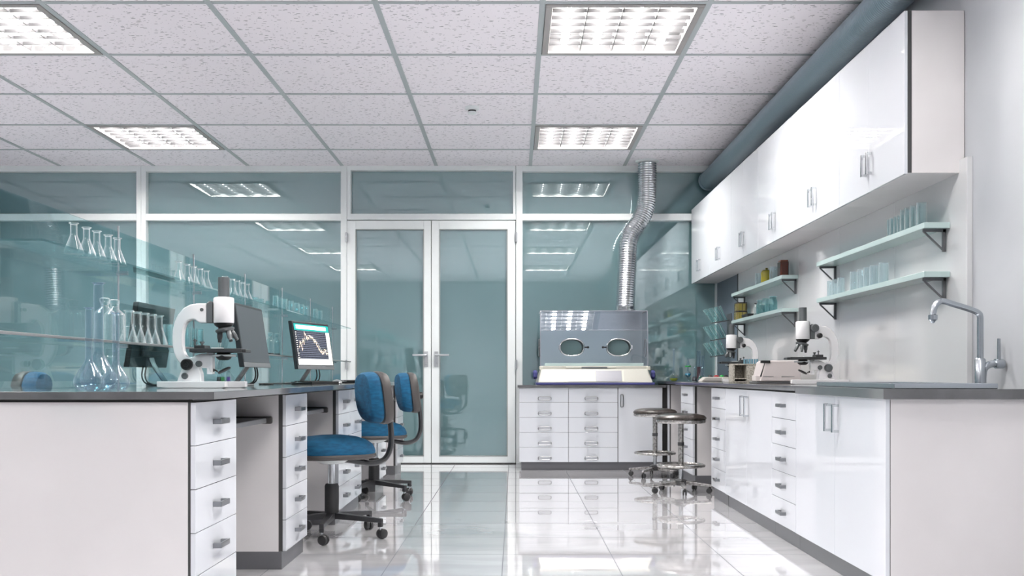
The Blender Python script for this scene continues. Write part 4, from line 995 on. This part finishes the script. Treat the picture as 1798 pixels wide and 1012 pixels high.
for k, (lb, dz) in enumerate((('amber ribbed box with dark lid, bottom one of the stack', 0), ('amber ribbed box with dark lid, top one of the stack', .083))):
    t = thing('ribbed_box', lb, 'box', (0,0,0), 'stacked amber boxes')
    m = MB(); N = 16; s_ = 1-.06*k; m.prism([(a*s_,b*s_) for a,b in [(q[0],q[1]) for q in circ_path((0,0,0), .056, .072, N, 'xy', 4)]], lambda a,b,t_: (a,b,t_), .001, .070)
    rb = MB()
    part('box_body', m, mat('amber_plastic', (150,138,72), .2, coat=1), t)
    for i in range(N):
        q = circ_path((0,0,0), .056*s_, .072*s_, N, 'xy', 4)[i]; rb.box(q[0]-.002, q[0]+.002, q[1]-.002, q[1]+.002, .002, .069)
    part('ribs', rb, M_lid, t)
    part('lid', MB().prism([(q[0],q[1]) for q in circ_path((0,0,0), .059*s_, .075*s_, N, 'xy', 4)], lambda a,b,t_: (a,b,t_), .070, .082), M_lid, t)
    t.location = (2.205, 10.02, ZR4+dz)

# ================================================================ THINGS ON THE RIGHT BENCH
def onb(px_, Y): return ((px_-903)*Y/1807, Y, ZW)
# beige machine
t = thing('bench_machine', 'beige box shaped bench machine with black lever between the two microscopes', 'machine', (0,0,0))
part('housing', MB().prism([(-.145,.014),(.17,.014),(.17,.175),(-.085,.175),(-.105,.165)], lambda a,b,t_: (a,t_,b), -.14, .14), mat('beige_plastic', (206,198,197), .4), t, .010, segs=3)
part('foot_plate', MB().box(-.165,.165,-.12,.12,.001,.015), M_chin, t, .003)
part('side_step', MB().box(-.175,-.12,-.13,.0,.015,.06), mat('beige_plastic2', (214,206,204), .4), t, .006)
part('lever', MB().bar((-.135,-.13,.05),(-.095,-.13,.165),.014,.014).box(-.135,-.065,-.145,-.115,.155,.175), M_mblack, t, .002)
part('vent_slot', MB().box(.02,.12,-.1415,-.1395,.05,.054).box(-.12,-.04,-.1415,-.1395,.05,.054), M_chin, t)
t.location = (2.02, 8.0, ZW)
# test tube block
t = thing('tube_block', 'beige open shelf block with blue tubes standing on top, near far microscope', 'rack', (0,0,0))
m = MB(); m.box(-.12,.12,-.08,.08,.0005,.010); m.box(-.12,-.10,-.08,.08,.010,.150); m.box(-.0,.12,-.08,.08,.010,.150); m.box(-.12,.12,-.08,.08,.150,.162); m.box(-.1,.0,-.08,.08,.028,.036); m.box(-.1,0,.07,.08,.01,.15)
part('block_body', m, noise_col(mat('speckled_beige', (178,174,164), .6), (150,146,136), (196,192,182), (90,90,90), 3), t, .003)
for k in range(6):
    part('blue_tube', MB().cyl((.0+.022*k-.01, -.05, .162), .009, .042, seg=12), mat('blue_tube_plastic', (112,152,168), .25), t)
t.location = onb(1307, 9.0)
# low tray with coloured caps
t = thing('sample_tray', 'low beige tray with red and green lumps in the far right corner', 'tray', (0,0,0))
part('tray_body', MB().prism([(-.17,.001),(.15,.001),(.16,.045),(-.12,.045)], lambda a,b,t_: (a,t_,b), -.10, .10), mat('tray_plastic', (196,192,188), .45), t, .008)
for k, (x, r_, mm_) in enumerate(((-.06,.026,M_mblack),(.0,.03,M_red),(.055,.024,M_green),(.10,.026,M_mblack))):
    part('sample', MB().ball((x, -.02, .048), r_, 12, .018), mm_, t)
t.location = onb(1257, 10.5)
for k, (p, lb) in enumerate(((1275,'small white box right of the beige sample tray'),(1288,'small white box between sample tray and tube block'))):
    t = thing('small_box', lb, 'box', (0,0,0), 'small white boxes'); part('box_body', MB().box(-.03,.03,-.04,.04,.001,.038), M_ptrim, t, .004); part('lid', MB().box(-.032,.032,-.042,.042,.030,.040), M_cream2, t, .003); t.location = onb(p, 9.75)
# coloured glassware in the corner
fy = volumetric(.345, .046, .010, M_gblue, liq=M_lyel); fy.location = onb(1183, 10.95)[:2]+(ZW,); fy['label'] = 'long necked flask of yellow green liquid beside the glove box'
t = thing('funnel_flask', 'small stemmed flask of cyan liquid with green collar', 'flask', (0,0,0))
part('glass', MB().lathe([(.022,.001),(.022,.004),(.004,.008),(.004,.04),(.02,.048),(.034,.070),(.030,.092),(.007,.105),(.007,.15),(.03,.16),(.026,.165),(.012,.215),(.003,.25)], seg=24), M_gblue, t)
part('liquid', MB().lathe([(0,.046),(.019,.05),(.032,.070),(.030,.082),(0,.082)], seg=22), M_lcy, t)
part('collar', MB().lathe([(0,.152),(.030,.152),(.032,.158),(.030,.165),(0,.165)], seg=22), M_green, t)
t.location = onb(1208, 11.0)
t = conical(.15, .030, .010, M_gblue, M_lbl); t.location = onb(1219.5, 10.95); t['label'] = 'small flask of black liquid between cyan flask and red filled cylinder'
t = thing('measuring_cylinder', 'tall pale blue measuring cylinder half full of dark red liquid', 'cylinder', (0,0,0))
part('glass', MB().lathe([(0,.001),(.03,.001),(.03,.006),(.023,.010),(.023,.325),(.026,.328)], seg=24), M_gblue, t); part('liquid', MB().lathe([(0,.012),(.0215,.012),(.0215,.155),(0,.155)], seg=20), M_lred, t)
t.location = onb(1227, 11.15)
t = thing('measuring_cylinder', 'slim pale blue cylinder just right of the red filled one', 'cylinder', (0,0,0))
part('glass', MB().lathe([(0,.001),(.024,.001),(.024,.006),(.014,.010),(.014,.275),(.017,.278)], seg=20), M_gblue, t); part('foot', MB().cyl((0,0,.0005),.025,.005,seg=6), M_gblue, t)
t.location = onb(1234.5, 11.25)
t = conical(.16, .044, .011, M_gblue, M_lgr); t.location = onb(1232, 10.75); t['label'] = 'conical flask of dark green liquid beside the sample tray'

# drying rack with slanting tubes in the far corner
t = thing('drying_rack', 'three tier wall rack holding slanting glass tubes in the far right corner', 'rack', (2.28, 10.9, 1.2))
part('wall_plate', MB().box(2.288, 2.2955, 10.86, 11.08, 1.20, 1.66), M_shelfb, t, .002)
for k, z in enumerate((1.225, 1.40, 1.585)):
    m = MB()
    for yy in (10.925, 11.006): m.bar((2.286,yy,z+.005),(2.10,yy,z-.025),.008,.010)
    m.bar((2.10,10.921,z-.025),(2.10,11.01,z-.025),.008,.008)
    part('rack_tier', m, M_shelfb, t)
tt = thing('test_tube', '', 'test tube', (0,0,0), None)
part('glass', MB().lathe([(0,0),(.008,.003),(.0125,.012),(.0125,.165),(.0155,.17)], seg=16), glassy('tube_glass', (.66,.86,.87), .16, 1.0, 1.4, (.8,1,1), edge_white=.45), tt)
first = True
for tier, z, nm in ((0,1.225,'bottom'),(1,1.40,'middle'),(2,1.585,'top')):
    for k in range(7):
        x = 2.125+.024*k; y = 10.95+.03*(k%2)+.0*k; lb = 'slanting glass test tube, %s from the left in the %s tier of corner rack' % (ordw[k], nm)
        o = tt if first else dup(tt, (0,0,0), 0)
        first = False
        o.location = (x-.01, y, z-.022+.004*k); o.rotation_euler = (R(4), R(-36+1.5*k), 0); o['label'] = lb; o['group'] = 'test tubes in the %s tier of the rack' % nm
bpy.context.view_layer.update()
